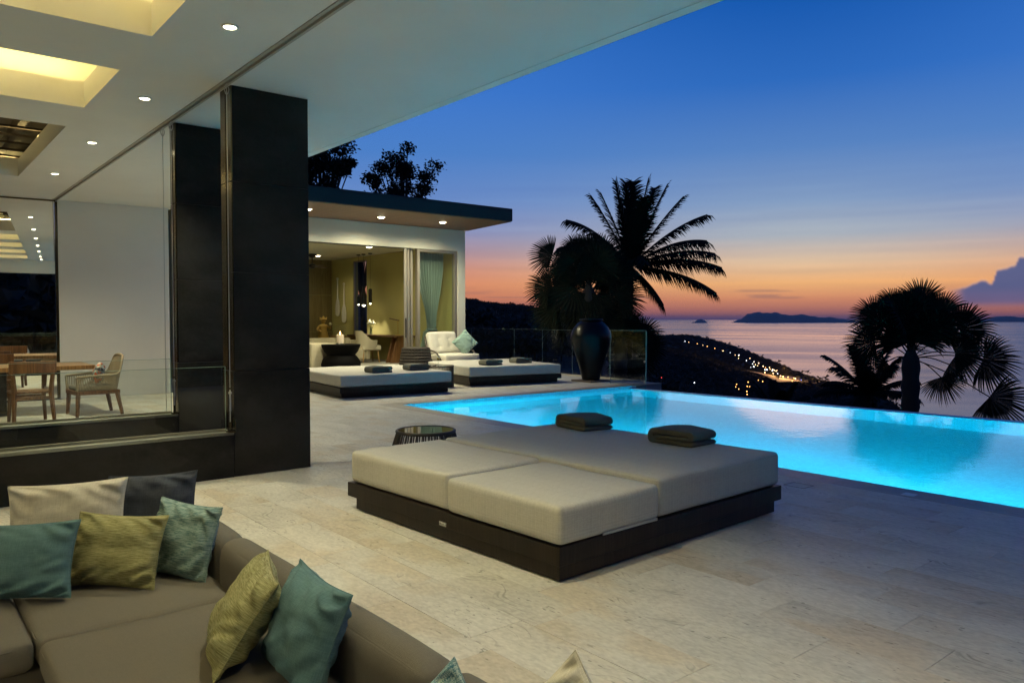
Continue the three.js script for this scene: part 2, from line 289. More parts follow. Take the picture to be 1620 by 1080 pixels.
// ------------------------------------------------------------------ terrace floor of stone planks
const TX = 0.325, TZ = 0.8, X0 = 2.43;
const COPING_X = 6.95, COPING_Z = -11.5;
{
  const floor = struct('terrace_floor');
  const REG = [[1.63, 6.62, -7.25, 2.6, 0], [-4.5, 1.63, -7.25, -5.42, 0], [2.55, 6.62, -16.3, -7.25, 0], [-4.5, 2.55, -16.25, -9.2, 0], [6.62, 13.9, -16.3, -11.83, 0], [6.62, 6.95, -11.83, 2.6, 1], [6.95, 13.9, -11.83, -11.5, 2]];
  const base = [];
  for (const [x0, x1, z0, z1, k] of REG) base.push(bx(x0, -0.36, z0, k === 1 ? x1 - 0.03 : x1, -0.005, k === 2 ? z1 - 0.03 : z1, 0));
  part('bed', base, grout, floor);
  const fx = Math.sin(YAW), fz = -Math.cos(YAW), list = [], rnd = mulberry(42);
  for (const [x0, x1, z0, z1, kind] of REG) {
    if (kind === 2) { for (let x = x0; x < x1 - 0.02; x += TZ) list.push([x, Math.min(x1, x + TZ), z0, z1, 1]); continue; }
    const k0 = Math.floor((x0 - X0) / TX), k1 = Math.ceil((x1 - X0) / TX);
    for (let k = k0; k < k1; k++) {
      const a = kind === 1 ? x0 : Math.max(x0, X0 + k * TX), b = kind === 1 ? x1 : Math.min(x1, X0 + (k + 1) * TX);
      if (b - a < 0.02 || (kind === 1 && k > k0)) continue;
      const off = -0.4 - [0.0, 0.31, 0.55, 0.17, 0.42, 0.66, 0.08][((k % 7) + 7) % 7] * 1.1;
      for (let z = off - Math.ceil((off - z0) / TZ) * TZ - TZ; z < z1; z += TZ) {
        const c = Math.max(z0, z), d = Math.min(z1, z + TZ); if (d - c < 0.03) continue;
        list.push([a, b, c, d, kind === 1 ? 1 : 0]);
      }
    }
  }
  const seen = (x, z) => { const f = x * fx + z * fz, s = x * -fz + z * fx; return f > 1.2 && Math.abs(s) < f * 0.68 + 0.5 ? 1 / (f * f) : 0; };
  const rows = list.map((t) => ({ t, w: seen((t[0] + t[1]) / 2, (t[2] + t[3]) / 2) * ((t[0] < 1.6 && t[2] > -9) || (t[0] < 2.5 && t[2] < -9) ? 0.2 : 1) })).sort((p, q) => q.w - p.w);
  // one plank: top face, a fine chamfer, sides
  const cache = new Map();
  function plank(w, d, v) {
    const key = `${w.toFixed(3)}_${d.toFixed(3)}_${v}`; if (cache.has(key)) return cache.get(key);
    const g = 0.0007, c = 0.0012, X = [-w / 2 + g, -w / 2 + g + c], Z = [-d / 2 + g, -d / 2 + g + c], pos = [], uv = [], q = (...p) => { for (const i of [0, 1, 2, 0, 2, 3]) pos.push(...p[i]); };
    const o = [[X[0], Z[0]], [-X[0], Z[0]], [-X[0], -Z[0]], [X[0], -Z[0]]], n = [[X[1], Z[1]], [-X[1], Z[1]], [-X[1], -Z[1]], [X[1], -Z[1]]];
    q(...[3, 2, 1, 0].map((i) => [n[i][0], 0, n[i][1]]));
    for (let i = 0; i < 4; i++) { const j = (i + 1) % 4; q([o[j][0], -c, o[j][1]], [o[i][0], -c, o[i][1]], [n[i][0], 0, n[i][1]], [n[j][0], 0, n[j][1]]); q([o[j][0], -0.004, o[j][1]], [o[i][0], -0.004, o[i][1]], [o[i][0], -c, o[i][1]], [o[j][0], -c, o[j][1]]); }
    const du = hash2(v, 1, 7) * 2.1, dv = hash2(v, 2, 7) * 2.1, fl = v & 1 ? -1 : 1;
    for (let i = 0; i < pos.length; i += 3) uv.push(pos[i] * fl + du, pos[i + 2] * fl + dv);
    const geo = new THREE.BufferGeometry(); geo.setAttribute('position', new THREE.Float32BufferAttribute(pos, 3)); geo.setAttribute('uv', new THREE.Float32BufferAttribute(uv, 2)); geo.computeVertexNormals();
    cache.set(key, geo); return geo;
  }
  const rest = [[], [], [], []];
  rows.forEach(({ t: [a, b, c, d, k], w }, i) => {
    const v = Math.floor(rnd() * 9), m = k ? 3 : [0, 0, 1, 2, 2, 0, 1][Math.floor(rnd() * 7)], y = (rnd() - 0.5) * 0.0012;
    const g = plank(b - a, d - c, k ? 20 + (v & 1) : v);
    if (i < 296 && w > 0) { const o = part('tile', g, m === 3 ? stoneDark : STONE[m], floor); o.position.set((a + b) / 2, y, (c + d) / 2); }
    else rest[m].push(g.clone().translate((a + b) / 2, y, (c + d) / 2));
  });
  rest.forEach((l, m) => { if (l.length) part('far_tiles', l, m === 3 ? stoneDark : STONE[m], floor).userData.kind = 'stuff'; });
}
// dark well between the two low walls, with its floor further down
{
  const t = struct('sunken_passage_floor');
  part('floor', bx(-4.5, -1.5, -9.06, 2.6, -1.3, -7.5, 0), darkConcrete, t);
  part('end_wall', bx(2.55, -1.3, -9.03, 2.66, -0.006, -7.54, 0), darkConcrete, t);
}
// retaining walls under the terrace
{
  const t = thing('retaining_wall', 'dark concrete wall holding up the terrace beside the pool', 'wall', [13.8, -4.8, -14]);
  partW('wall', [bx(13.6, -4.8, -22, 13.9, -0.37, -11.5, 0.01), bx(13.1, -4.8, -11.8, 13.598, -0.37, -11.5, 0.01)], darkConcrete, t);
}

// ------------------------------------------------------------------ pool
const INF = (z) => 12.80 + (z + 11.5) * 0.046;
{
  const t = struct('swimming_pool');
  const mosaic = mat([0.56, 0.74, 0.76], 0.5, { map: tex(512, 512, (u, v) => { const n = 32, gx = Math.abs(((u * n) % 1) - 0.5), gy = Math.abs(((v * n) % 1) - 0.5), j = Math.max(gx, gy) > 0.46 ? 0.86 : 1; return j * (0.86 + 0.14 * hash2(Math.floor(u * n), Math.floor(v * n), 4)); }, { size: [1.6, 1.6] }) });
  const prism = (a, b, c, d, y0, y1) => {          // four corners in plan
    const s = new THREE.Shape([a, b, c, d].map(([x, z]) => new THREE.Vector2(x, -z))); return boxUV(new THREE.ExtrudeGeometry(s, { depth: y1 - y0, bevelEnabled: false }).rotateX(-Math.PI / 2).translate(0, y0, 0));
  };
  const zN = 4.5, zF = COPING_Z, w = 0.2;
  part('pool_floor', prism([6.9, zF - 0.05], [INF(zF) + 0.1, zF - 0.05], [INF(zN) + 0.1, zN], [6.9, zN], -1.65, -1.4), mosaic, t);
  part('pool_wall', bx(6.93, -1.4, zF - 0.05, COPING_X - 0.004, -0.0045, zN, 0), mosaic, t);
  part('pool_wall', bx(COPING_X, -1.4, zF - 0.025, 13.0, -0.0045, zF - 0.004, 0), mosaic, t);
  part('infinity_edge', prism([INF(zF), zF + 0.002], [INF(zF) + w, zF + 0.002], [INF(zN) + w, zN], [INF(zN), zN], -1.4, -0.062), mosaic, t);
  part('outer_wall', prism([INF(zF) + w + 0.003, zF + 0.002], [INF(zF) + w + 0.1, zF + 0.002], [INF(zN) + w + 0.1, zN], [INF(zN) + w + 0.003, zN], -4.8, -0.10), darkConcrete, t);
  part('pool_wall', bx(6.95, -1.4, zN, 14, -0.02, zN + 0.2, 0), mosaic, t);
  const ripple = tex(512, 512, (u, v) => 0.6 * fbm(u, v, 5, 7, 3, 91) + 0.4 * fbm(u, v, 22, 30, 3, 93), { srgb: false, size: [2.6, 2.6] });
  const water = mat([1, 1, 1], 0.05, { transmission: 1, thickness: 1.4, ior: 1.33, attenuationDistance: 9, bumpMap: ripple, bumpScale: 0.0014, specularIntensity: 0.6 });
  water.attenuationColor.setRGB(0.10, 0.72, 0.86);
  const wt = struct('pool_water');
  part('water', prism([6.85, zF - 0.1], [INF(zF) + 0.12, zF - 0.1], [INF(zN) + 0.12, zN + 0.05], [6.85, zN + 0.05], -1.55, -0.072), water, wt);
  for (const [i, z] of [-10.4, -7.9, -5.4, -2.9, -0.4].entries()) {
    const o = thing('pool_light', `round underwater pool lamp on the near pool wall, number ${['one', 'two', 'three', 'four', 'five'][i]} counted from the far end`, 'pool light', [COPING_X + 0.002, -0.6, z]);
    part('ring', new THREE.TorusGeometry(0.13, 0.014, 8, 28).rotateY(Math.PI / 2).translate(0.012, 0, 0), steel, o);
    part('lens', new THREE.CylinderGeometry(0.125, 0.125, 0.012, 28).rotateZ(Math.PI / 2).translate(0.01, 0, 0), glow(POOL, 4), o);
    areaLight(POOL, LAMP.pool, 0.24, 0.24, [COPING_X + 0.03, -0.6, z], [COPING_X + 4, -0.85, z]);
  }
}

// ------------------------------------------------------------------ roof, ceiling, downlights
const CEIL = 3.672, COF_X = [-2.2, 1.65], COFFERS = [[-14, -10, 'timber'], [-9, -7.44], [-6.41, -4.84], [-3.84, -2.27], [-1.27, 0.3]];
{
  const t = struct('ceiling'), y1 = 3.93, zs = [-16.6, ...COFFERS.flatMap((c) => [c[0], c[1]]), 1.4];
  part('ceiling_panel', bx(-5, CEIL, zs[0], COF_X[0], y1, 1.4, 0), paint, t);
  part('ceiling_panel', bx(COF_X[1], CEIL, zs[0], 2.45, y1, 1.4, 0), paint, t);
  for (let i = 0; i < zs.length; i += 2) part('ceiling_panel', bx(COF_X[0], CEIL, zs[i], COF_X[1], y1, zs[i + 1], 0), paint, t);
  part('track_recess', bx(2.452, CEIL + 0.02, -16.6, 2.54, y1, 1.4, 0), mat([0.42, 0.39, 0.33], 0.6), t);
  part('roller_track', [bx(2.453, CEIL - 0.006, -16.4, 2.482, CEIL + 0.018, 1.4, 0.002), bx(2.512, CEIL - 0.006, -16.4, 2.539, CEIL + 0.018, 1.4, 0.002)], mat([0.42, 0.39, 0.33], 0.5), t);
  for (const [z0, z1, kind] of COFFERS) {
    const e = 0.42, top = kind ? 4.16 : 4.42, a = COF_X[0] - e, b = COF_X[1] + e, c = z0 - e, d = z1 + e;
    if (kind) { // open to the dark roof timbers
      part('coffer_roof', bx(a, top, c, b, top + 0.05, d, 0), timber, t);
      for (let x = a + 0.25; x < b; x += 0.42) part('roof_beam', bx(x, top - 0.14, c, x + 0.09, top - 0.002, d, 0.004), timber, t);
      for (let z = c + 0.2; z < d; z += 0.55) part('batten', bx(a, top - 0.17, z, b, top - 0.141, z + 0.05, 0.003), timber, t);
    } else part('coffer_roof', bx(a, top, c, b, top + 0.06, d, 0), paint, t);
    part('coffer_side', [bx(a - 0.05, y1 + 0.002, c, a, top, d, 0), bx(b, y1 + 0.002, c, b + 0.05, top, d, 0), bx(a - 0.05, y1 + 0.002, c - 0.05, b + 0.05, top, c - 0.001, 0), bx(a - 0.05, y1 + 0.002, d + 0.001, b + 0.05, top, d + 0.05, 0)], paint, t);
  }
  part('ceiling_rose', cyl(0.05, 0.055, 0.03, 20, 0.45, 4.388, -8.3), paint, t);
  // strips of light lying on the ledges
  for (const [z0, z1, kind] of COFFERS) {
    const zm = (z0 + z1) / 2, xm = (COF_X[0] + COF_X[1]) / 2, g = 0.2, L = z1 - z0, X = COF_X[1] - COF_X[0];
    const o = thing('cove_light', `hidden warm light strip in the ${kind ? 'dark timbered coffer' : `ceiling coffer ${-zm < 3.2 ? (-zm < 1.5 ? 'behind the viewer, furthest back' : 'just over the viewer') : -zm < 6.5 ? 'nearest the top of the photo' : 'in the middle of the row'}`}`, 'cove light', [xm, y1, zm]);
    const m = glow(COVE, kind ? 2.2 : 3.2), ck = LAMP.cove * (kind ? 0.7 : 1);
    for (const s of [-1, 1]) {
      part('light_strip', bx(s * (X / 2 + g) - 0.02, 0.012, -L / 2, s * (X / 2 + g) + 0.02, 0.024, L / 2, 0.003), m, o);
      part('light_strip', bx(-X / 2, 0.012, s * (L / 2 + g) - 0.02, X / 2, 0.024, s * (L / 2 + g) + 0.02, 0.003), m, o);
      areaLight(COVE, ck, 0.06, L, [xm + s * (X / 2 + g), y1 + 0.04, zm], [xm + s * (X / 2 + g) - s * 0.25, y1 + 1, zm]);
      areaLight(COVE, ck, X, 0.06, [xm, y1 + 0.04, zm + s * (L / 2 + g)], [xm, y1 + 1, zm + s * (L / 2 + g) - s * 0.25]);
    }
  }
  const r = struct('roof_overhang');
  part('soffit', bx(2.54, CEIL, -16.9, 4.385, 4.02, 3.2, 0), paint, r);
  part('soffit_edge', bx(4.397, CEIL, -16.9, 4.5, 4.02, 3.2, 0.003), paint, r);
  part('slot_back', bx(4.384, CEIL + 0.02, -16.9, 4.398, 4.0, 3.2, 0), black, r);
  part('roof_slab', bx(-5.1, 5.1, -17, 4.5, 5.3, 3.2, 0), darkConcrete, r);
  part('roof_slab', bx(2.54, 4.021, -16.9, 4.5, 5.1, 3.2, 0), darkConcrete, r);
  // beam over the open side behind the viewer, and the outer walls of the room
  const b = thing('beam', 'painted beam over the open rear side, seen in the mirror wall', 'beam', [0, 3.2, 1.6]);
  partW('beam', bx(-5, 3.2, 1.402, 4.5, 4.02, 1.75, 0.006), paint, b);
  const w = thing('wall', 'white side wall of the dining hall out of the frame on the left', 'wall', [-5.1, 0, -7.5]);
  partW('wall', bx(-5.2, -0.4, -17, -5.0, 5.1, 1.4, 0), paint, w);
}
{
  let first;
  const spots = [[2.045, -1.0, 'ceiling downlight over the near end of the sofa, out of frame', 0.84], [2.045, -13.35, 'fourth and farthest of the ceiling downlights in a row beside the coffers', 1.2], [2.045, -10.7, 'third ceiling downlight from the front, beside the dark timbered coffer', 1.1], [2.045, -8.23, 'second ceiling downlight from the front, left of the black pillars', 0.9], [2.045, -5.82, 'large bright ceiling downlight nearest the top of the photo'], [2.045, -3.4, 'ceiling downlight above the corner sofa, out of frame', 0.72], [2.045, 0.6, 'ceiling downlight behind the viewer, out of frame'],
    [-2.75, -13.35, 'ceiling downlight left of the coffers above the dining table end', 1.2], [-2.75, -8.23, 'ceiling downlight left of the coffers by the sunken passage', 1.1], [-2.75, -3.4, 'ceiling downlight left of the coffers above the sofa', 1.15], [-2.75, -0.4, 'ceiling downlight left of the coffers behind the viewer', 1.15]];
  for (const [x, z, label, cone] of spots) {
    if (!first) {
      first = thing('ceiling_downlight', label, 'downlight', [x, CEIL, z], 0, 'recessed downlights in the white ceiling');
      part('trim_ring', new THREE.TorusGeometry(0.053, 0.010, 8, 28).rotateX(Math.PI / 2).translate(0, -0.003, 0), paint, first);
      part('lens', new THREE.SphereGeometry(0.045, 24, 12).scale(1, 0.36, 1).translate(0, -0.002, 0), glow(WARM, 24), first);
    } else copyOf(first, label, [x, CEIL, z]);
    spot(WARM, LAMP.down * (z < -10 ? 1.4 : z === -1 ? 0.5 : 1), [x, CEIL - 0.03, z], [x, 0, z], cone ?? 0.70);
  }
}

// ------------------------------------------------------------------ black walls and pillars with glass balustrades
function claddedPillar(label, z0, z1, far) {
  const t = thing('pillar', label, 'pillar', [2.92, 0, (z0 + z1) / 2]);
  const ys = [0.002, 1.0, 1.93, 2.78, CEIL - 0.002], x0 = 2.546, x1 = far ? 3.34 : 3.31;
  partW('core', bx(x0 + 0.02, 0.002, z0 + 0.02, x1 - 0.02, CEIL - 0.004, z1 - 0.02, 0), black, t);
  for (let i = 0; i < 4; i++) partW('cladding_panel', bx(x0 + (i ? 0.012 : 0.0005), ys[i] + 0.002, z0, x1, ys[i + 1] - 0.002, z1, 0.003), slate, t);
  for (let i = 0; i < 4; i++) for (const [a, b] of [[z0 + 0.004, (z0 + z1) / 2 - 0.012], [(z0 + z1) / 2 + 0.012, z1 - 0.002]]) partW('metal_strip', bx(x0, i ? ys[i] + 0.003 : 0.45, a, x0 + 0.0145, ys[i + 1] - 0.003, b, 0.002), bronze, t);
  return t;
}
claddedPillar('near tall black clad pillar with a bronze side face', -7.54, -7.25, false);
claddedPillar('far tall black clad pillar half hidden behind the near one', -9.22, -9.03, true);
function lowWall(label, z, thick) {
  const t = thing('low_wall', label, 'wall', [-1, 0, z]);
  partW('wall', bx(-4.6, -0.3, z - thick, 2.544, 0.40, z + 0.001, 0.003), slate, t);
  partW('coping', bx(-4.6, 0.401, z - thick - 0.005, 2.544, 0.43, z + 0.008, 0.004), mat([0.20, 0.21, 0.19], 0.45, { map: slateTone }), t);
  return t;
}
lowWall('near low black wall under the glass, running into the near pillar', -7.25, 0.22);
lowWall('far low black wall beyond the sunken passage, in front of the dining table', -9.03, 0.18);
function balustrade(label, z, xs, turnZ) {
  const t = thing('glass_balustrade', label, 'balustrade', [(xs[0] + xs[xs.length - 1]) / 2, 0.43, z]);
  for (let i = 0; i < xs.length - 1; i++) { const p = partW('glass_panel', new THREE.PlaneGeometry(xs[i + 1] - xs[i] - 0.012, 0.61).translate((xs[i] + xs[i + 1]) / 2, 0.736, z), glass, t); }
  partW('polished_edge', [bx(xs[0], 1.041, z - 0.005, xs[xs.length - 1] - 0.006, 1.045, z + 0.005, 0), ...xs.slice(1).map((x) => bx(x - 0.0075, 0.43, z - 0.005, x - 0.0035, 1.0405, z + 0.005, 0))], glassEdge, t);
  partW('base_channel', bx(xs[0], 0.4305, z - 0.02, xs[xs.length - 1], 0.455, z - 0.006, 0.002), alu, t);
}
balustrade('near frameless glass balustrade on the near low black wall', -7.33, [-4.6, -3.1, -1.2, 0.7, 2.50]);
balustrade('far frameless glass balustrade on the far low black wall', -9.1, [-4.6, -2.9, -1.1, 0.75, 2.50]);
function blindCable(label, z, y0) {
  const t = thing('blind_cable', label, 'cable', [2.50, y0, z], 0, 'steel guide cables of the roller blinds');
  part('wire', cyl(0.004, 0.004, CEIL - y0 - 0.45, 8, 0, 0.42, 0), steel, t);
  part('turnbuckle', [cyl(0.009, 0.009, 0.16, 10, 0, 0.2, 0), cyl(0.006, 0.006, 0.3, 8, 0, 0.1, 0), new THREE.SphereGeometry(0.017, 12, 8).translate(0, 0.37, 0)], steel, t);
  part('bracket', [bx(-0.03, 0, -0.03, 0.045, 0.02, 0.03, 0.003), bx(0.035, 0.02, -0.03, 0.045, 0.13, 0.03, 0.003), bx(-0.01, 0.02, -0.008, 0.01, 0.10, 0.008, 0.003)], bronze, t);
  part('hook', tube([[0, CEIL - y0 - 0.01, 0], [-0.02, CEIL - y0 - 0.06, 0], [0, CEIL - y0 - 0.11, 0], [0.02, CEIL - y0 - 0.06, 0], [0, CEIL - y0 - 0.01, 0]], 0.005, 24, 6), steel, t);
}
blindCable('steel blind cable at the left edge of the near black pillar', -7.22, 0.43);
blindCable('steel blind cable at the left edge of the far black pillar', -9.0, 0.43);
blindCable('farther steel blind cable left of the far black pillar', -9.32, 0.0);

// ------------------------------------------------------------------ white partition and mirror wall at the end of the hall
const DELTA = 4.3 * R;
{
  const w = thing('partition_wall', 'tall plain white partition wall behind the dining chair', 'wall', [2.5, 0, -16.33], -DELTA);
  part('wall', bx(0.03, 0.002, -0.16, 1.93, CEIL - 0.003, 0, 0.004), wallPaint, w);
  const m = thing('mirror_wall', 'mirrored wall panels reflecting the ceiling lights and dining table', 'mirror', [2.5, 0, -16.33], -DELTA);
  for (let i = 0; i < 5; i++) part('mirror_pane', bx(-0.02 - (i + 1) * 1.45, 0.02, -0.03, -0.024 - i * 1.45, CEIL - 0.03, -0.012, 0), chrome, m);
  part('frame', [bx(-7.4, CEIL - 0.03, -0.034, 0, CEIL - 0.003, 0.004, 0.002), bx(-7.4, 0.002, -0.034, 0, 0.02, 0.004, 0.002), bx(-0.018, 0.021, -0.034, 0.028, CEIL - 0.031, 0.012, 0.002)], bronze, m);
}
// glass rail of the open side behind the viewer, seen in the mirror
{
  const t = thing('rear_glass_rail', 'glass rail along the open rear side, seen only in the mirror wall', 'balustrade', [1, 0, 1.5]);
  for (let i = 0; i < 4; i++) partW('glass_panel', new THREE.PlaneGeometry(1.96, 0.9).translate(-3 + i * 2, 0.47, 1.5), tintGlass, t);
  partW('polished_edge', bx(-4, 0.918, 1.494, 4, 0.926, 1.506, 0), glassEdge, t);
}

// ------------------------------------------------------------------ upholstery
// a soft block: rounded edges, slightly crowned faces, faint unevenness
function softBox(x0, y0, z0, x1, y1, z1, r, puff = 0.008, seed = 1, n = 18) {
  const w = x1 - x0, h = y1 - y0, d = z1 - z0, g = new THREE.BoxGeometry(2, 2, 2, n, Math.max(8, n >> 1), n), p = g.attributes.position, v = new V3(), q = new V3();
  const H = new V3(w / 2, h / 2, d / 2); r = Math.min(r, w * 0.49, h * 0.49, d * 0.49);
  for (let i = 0; i < p.count; i++) {
    v.fromBufferAttribute(p, i); const s = new V3(Math.sin(v.x * Math.PI / 2), Math.sin(v.y * Math.PI / 2), Math.sin(v.z * Math.PI / 2));
    v.copy(s).multiply(H); q.set(clamp(v.x, -H.x + r, H.x - r), clamp(v.y, -H.y + r, H.y - r), clamp(v.z, -H.z + r, H.z - r));
    const e = v.clone().sub(q); if (e.lengthSq() > 0) { e.normalize().multiplyScalar(r); v.copy(q).add(e); }
    const c = (a) => 1 - a * a, nz = (vnoise(v.x * 3.1 + seed * 13.7 + 50, v.z * 3.1 + v.y * 2 + 50, 4096, 4096, seed) - 0.5) * puff * 1.1;
    if (Math.abs(s.y) > 0.9) v.y += Math.sign(s.y) * (puff * c(s.x) * c(s.z) + (s.y > 0 ? nz : 0));
    if (Math.abs(s.x) > 0.9) v.x += Math.sign(s.x) * (puff * 0.7 * c(s.y) * c(s.z) + nz * 0.5);
    if (Math.abs(s.z) > 0.9) v.z += Math.sign(s.z) * (puff * 0.7 * c(s.y) * c(s.x) + nz * 0.5);
    p.setXYZ(i, v.x + (x0 + x1) / 2, v.y + (y0 + y1) / 2, v.z + (z0 + z1) / 2);
  }
  g.computeVertexNormals(); const o = g.toNonIndexed(); return boxUV(o, seed * 0.031, seed * 0.017);
}
// a scatter cushion w by h, t thick, lying in its own xy plane
function pillowGeo(w, h, t, seed) {
  t *= 1.15; const n = 40, pos = [], uv = [], idx = [], out = [];
  const P = (u, v, side) => {
    const au = Math.abs(u), av = Math.abs(v), x = u * w / 2 * (1 - 0.075 * (1 - v * v) * au ** 3), y = v * h / 2 * (1 - 0.075 * (1 - u * u) * av ** 3);
    const body = (Math.max(0, 1 - au ** 2.6) ** 0.62) * (Math.max(0, 1 - av ** 2.6) ** 0.62), corner = au ** 2 * av ** 2;
    const edge = Math.max(au, av), crease = Math.sin((u * 5 * (v > 0 ? 1 : -1) + v * 6) * 2.4 + seed * 1.7 + vnoise(u * 3 + 40, v * 3 + 40, 999, 999, seed) * 5) * 0.021 * sstep(0.25, 0.8, edge) * (1 - sstep(0.9, 1, edge)) * (0.3 + corner * 1.6);
    const lump = (vnoise(u * 2.2 + 20 + seed, v * 2.2 + 20, 999, 999, seed + 3) - 0.5) * 0.03 + (vnoise(u * 5 + 20 + seed, v * 5 + 20, 999, 999, seed + 8) - 0.5) * 0.012;
    return [x, y, side * (t / 2 * body + body ** 0.6 * lump + crease * Math.min(1, body * 3)) + 0.01 * Math.sin(u * 2 + seed) * edge];
  };
  for (const side of [1, -1]) {
    const o = pos.length / 3;
    for (let j = 0; j <= n; j++) for (let i = 0; i <= n; i++) { const u = Math.sin((i / n - 0.5) * Math.PI), v = Math.sin((j / n - 0.5) * Math.PI); const p = P(u, v, side); pos.push(...p); uv.push(u * w / 2 + seed * 0.13, v * h / 2 + seed * 0.07); }
    for (let j = 0; j < n; j++) for (let i = 0; i < n; i++) { const a = o + j * (n + 1) + i, b = a + 1, c = a + n + 1, d = c + 1; side > 0 ? idx.push(a, b, d, a, d, c) : idx.push(a, d, b, a, c, d); }
  }
  for (let k = 0; k < 4; k++) for (let i = 0; i < 12; i++) { const s = Math.sin((i / 12 - 0.5) * Math.PI), [u, v] = [[s, -1], [1, s], [-s, 1], [-1, -s]][k]; out.push(P(u, v, 1)); }
  const g = new THREE.BufferGeometry(); g.setAttribute('position', new THREE.Float32BufferAttribute(pos, 3)); g.setAttribute('uv', new THREE.Float32BufferAttribute(uv, 2)); g.setIndex(idx); g.computeVertexNormals();
  const seam = new THREE.TubeGeometry(new THREE.CatmullRomCurve3(out.map((p) => new V3(...p)), true), 96, 0.0028, 5, true);
  return [g, seam];
}
function pillow(label, m, [w, h, t], centre, right, up, seed) {
  const o = thing('pillow', label, 'pillow', centre), X = new V3(...right).normalize(), Z = X.clone().cross(new V3(...up)).normalize(), Y = Z.clone().cross(X);
  o.quaternion.setFromRotationMatrix(new THREE.Matrix4().makeBasis(X, Y, Z));
  const [g, s] = pillowGeo(w, h, t, seed); part('cover', g, m, o); part('seam', s, m, o); return o;
}

// ------------------------------------------------------------------ sunken lounge: floor, corner sofa, pillows
{
  const p = struct('sunken_lounge_floor');
  part('floor', bx(-4.5, -0.6, -5.42, 1.64, -0.42, 2.6, 0), STONE[0], p);
  part('riser', [bx(1.632, -0.42, -5.42, 1.66, -0.007, 2.6, 0), bx(-4.5, -0.42, -5.43, 1.63, -0.007, -5.40, 0)], STONE[0], p);
  const o = thing('corner_sofa', 'low taupe corner sofa sunk into the terrace in the foreground', 'sofa', [1, -0.42, -4]);
  partW('base', [bx(-2.6, -0.42, -5.36, 1.60, -0.135, -4.14, 0.01), bx(0.58, -0.42, -4.139, 1.60, -0.135, 0.2, 0.01)], taupe, o);
  const seat = [[-0.55, 0.512, -5.13, -4.085], [-1.62, -0.56, -5.13, -4.085], [0.522, 1.46, -5.13, -4.085], [0.522, 1.46, -4.075, -3.02], [0.522, 1.46, -3.01, -1.95], [0.522, 1.46, -1.94, -0.88], [0.522, 1.46, -0.87, 0.2]];
  seat.forEach(([a, b, c, d], i) => {
    const s = partW('seat_cushion', softBox(a, -0.13, c, b, 0.02, d, 0.045, 0.007, i + 1), taupe, o), q = 0.012, y = 0.42 - 0.008, pts = [];
    const cor = [[a + q, c + q], [b - q, c + q], [b - q, d - q], [a + q, d - q]];   // the stitched edge runs round the cushion just under its top
    cor.forEach(([x, z], k) => { const [nx, nz] = cor[(k + 1) % 4]; for (const t of [0.05, 0.3, 0.5, 0.7, 0.95]) pts.push([lerp(x, nx, t) - 1, y, lerp(z, nz, t) + 4]); });
    part('piping', tube(pts, 0.0042, 120, 6, true), taupe, s);
  });
  [[-5.37, -4.40], [-4.39, -3.325], [-3.315, -2.25], [-2.24, -1.18], [-1.17, -0.1]].forEach(([c, d], i) => partW('back_cushion', softBox(1.43, -0.12, c, 1.63, 0.255, d, 0.088, 0.012, i + 11), taupe, o));
  [[0.35, 1.415], [-0.73, 0.34], [-1.8, -0.74]].forEach(([a, b], i) => partW('back_cushion', softBox(a, -0.12, -5.38, b, 0.235, -5.16, 0.088, 0.012, i + 21), taupe, o));
}
{
  const c = Math.cos(YAW), s = Math.sin(YAW);
  const face = (yaw, roll, lean) => { // turned to a compass direction, rolled, leaning back
    const a = yaw * R, X = new V3(Math.cos(a), 0, Math.sin(a)), B = new V3(Math.sin(a), 0, -Math.cos(a)), U = new V3(0, Math.cos(lean * R), 0).addScaledVector(B, Math.sin(lean * R));
    const r = roll * R, x = X.clone().multiplyScalar(Math.cos(r)).addScaledVector(U, Math.sin(r)), u = U.clone().multiplyScalar(Math.cos(r)).addScaledVector(X, -Math.sin(r));
    return [x.toArray(), u.toArray()];
  };
  pillow('large beige pillow at the back left of the sofa', beigeCloth, [0.68, 0.46, 0.17], [0.83, 0.29, -5.22], ...face(31, 3, 14), 1);
  pillow('dark navy pillow behind the others in the sofa corner', navyCloth, [0.54, 0.48, 0.16], [1.28, 0.29, -5.12], ...face(34, 3, 14), 2);
  pillow('plain teal pillow cut off by the left edge of the photo', tealCloth, [0.62, 0.40, 0.16], [0.515, 0.222, -4.76], ...face(38, 3, 22), 3);
  pillow('olive green pillow in the middle of the left pillow row', oliveCloth, [0.52, 0.40, 0.16], [0.98, 0.215, -4.66], ...face(44, -1, 22), 4);
  pillow('teal blue slub pillow in the sofa corner, in front of the navy one', tealSlub, [0.45, 0.43, 0.15], [1.315, 0.225, -4.60], ...face(58, -4, 16), 5);
  pillow('olive green pillow tipped against the right backrest', oliveCloth, [0.54, 0.45, 0.17], [1.20, 0.215, -3.33], [-0.15, 0, 0.54], [0.22, 0.35, 0.12], 6);
  pillow('teal pillow leaning on the right backrest, nearest the viewer of the two', tealCloth, [0.52, 0.44, 0.18], [1.335, 0.215, -2.98], [0.0, -0.02, 0.52], [0.14, 0.36, 0.04], 7);
  pillow('pale blue streaked pillow showing only its tip at the bottom edge', blueSlub, [0.45, 0.45, 0.15], [1.30, 0.125, -1.93], [0.35, 0.72, 0.6], [0.0, 0.72, -0.69], 8);
  pillow('ivory pillow showing only its tall tip at the bottom edge', ivoryCloth, [0.52, 0.52, 0.17], [1.565, 0.12, -1.66], [0.2, 0.72, 0.66], [0.02, 0.72, -0.69], 9);
}

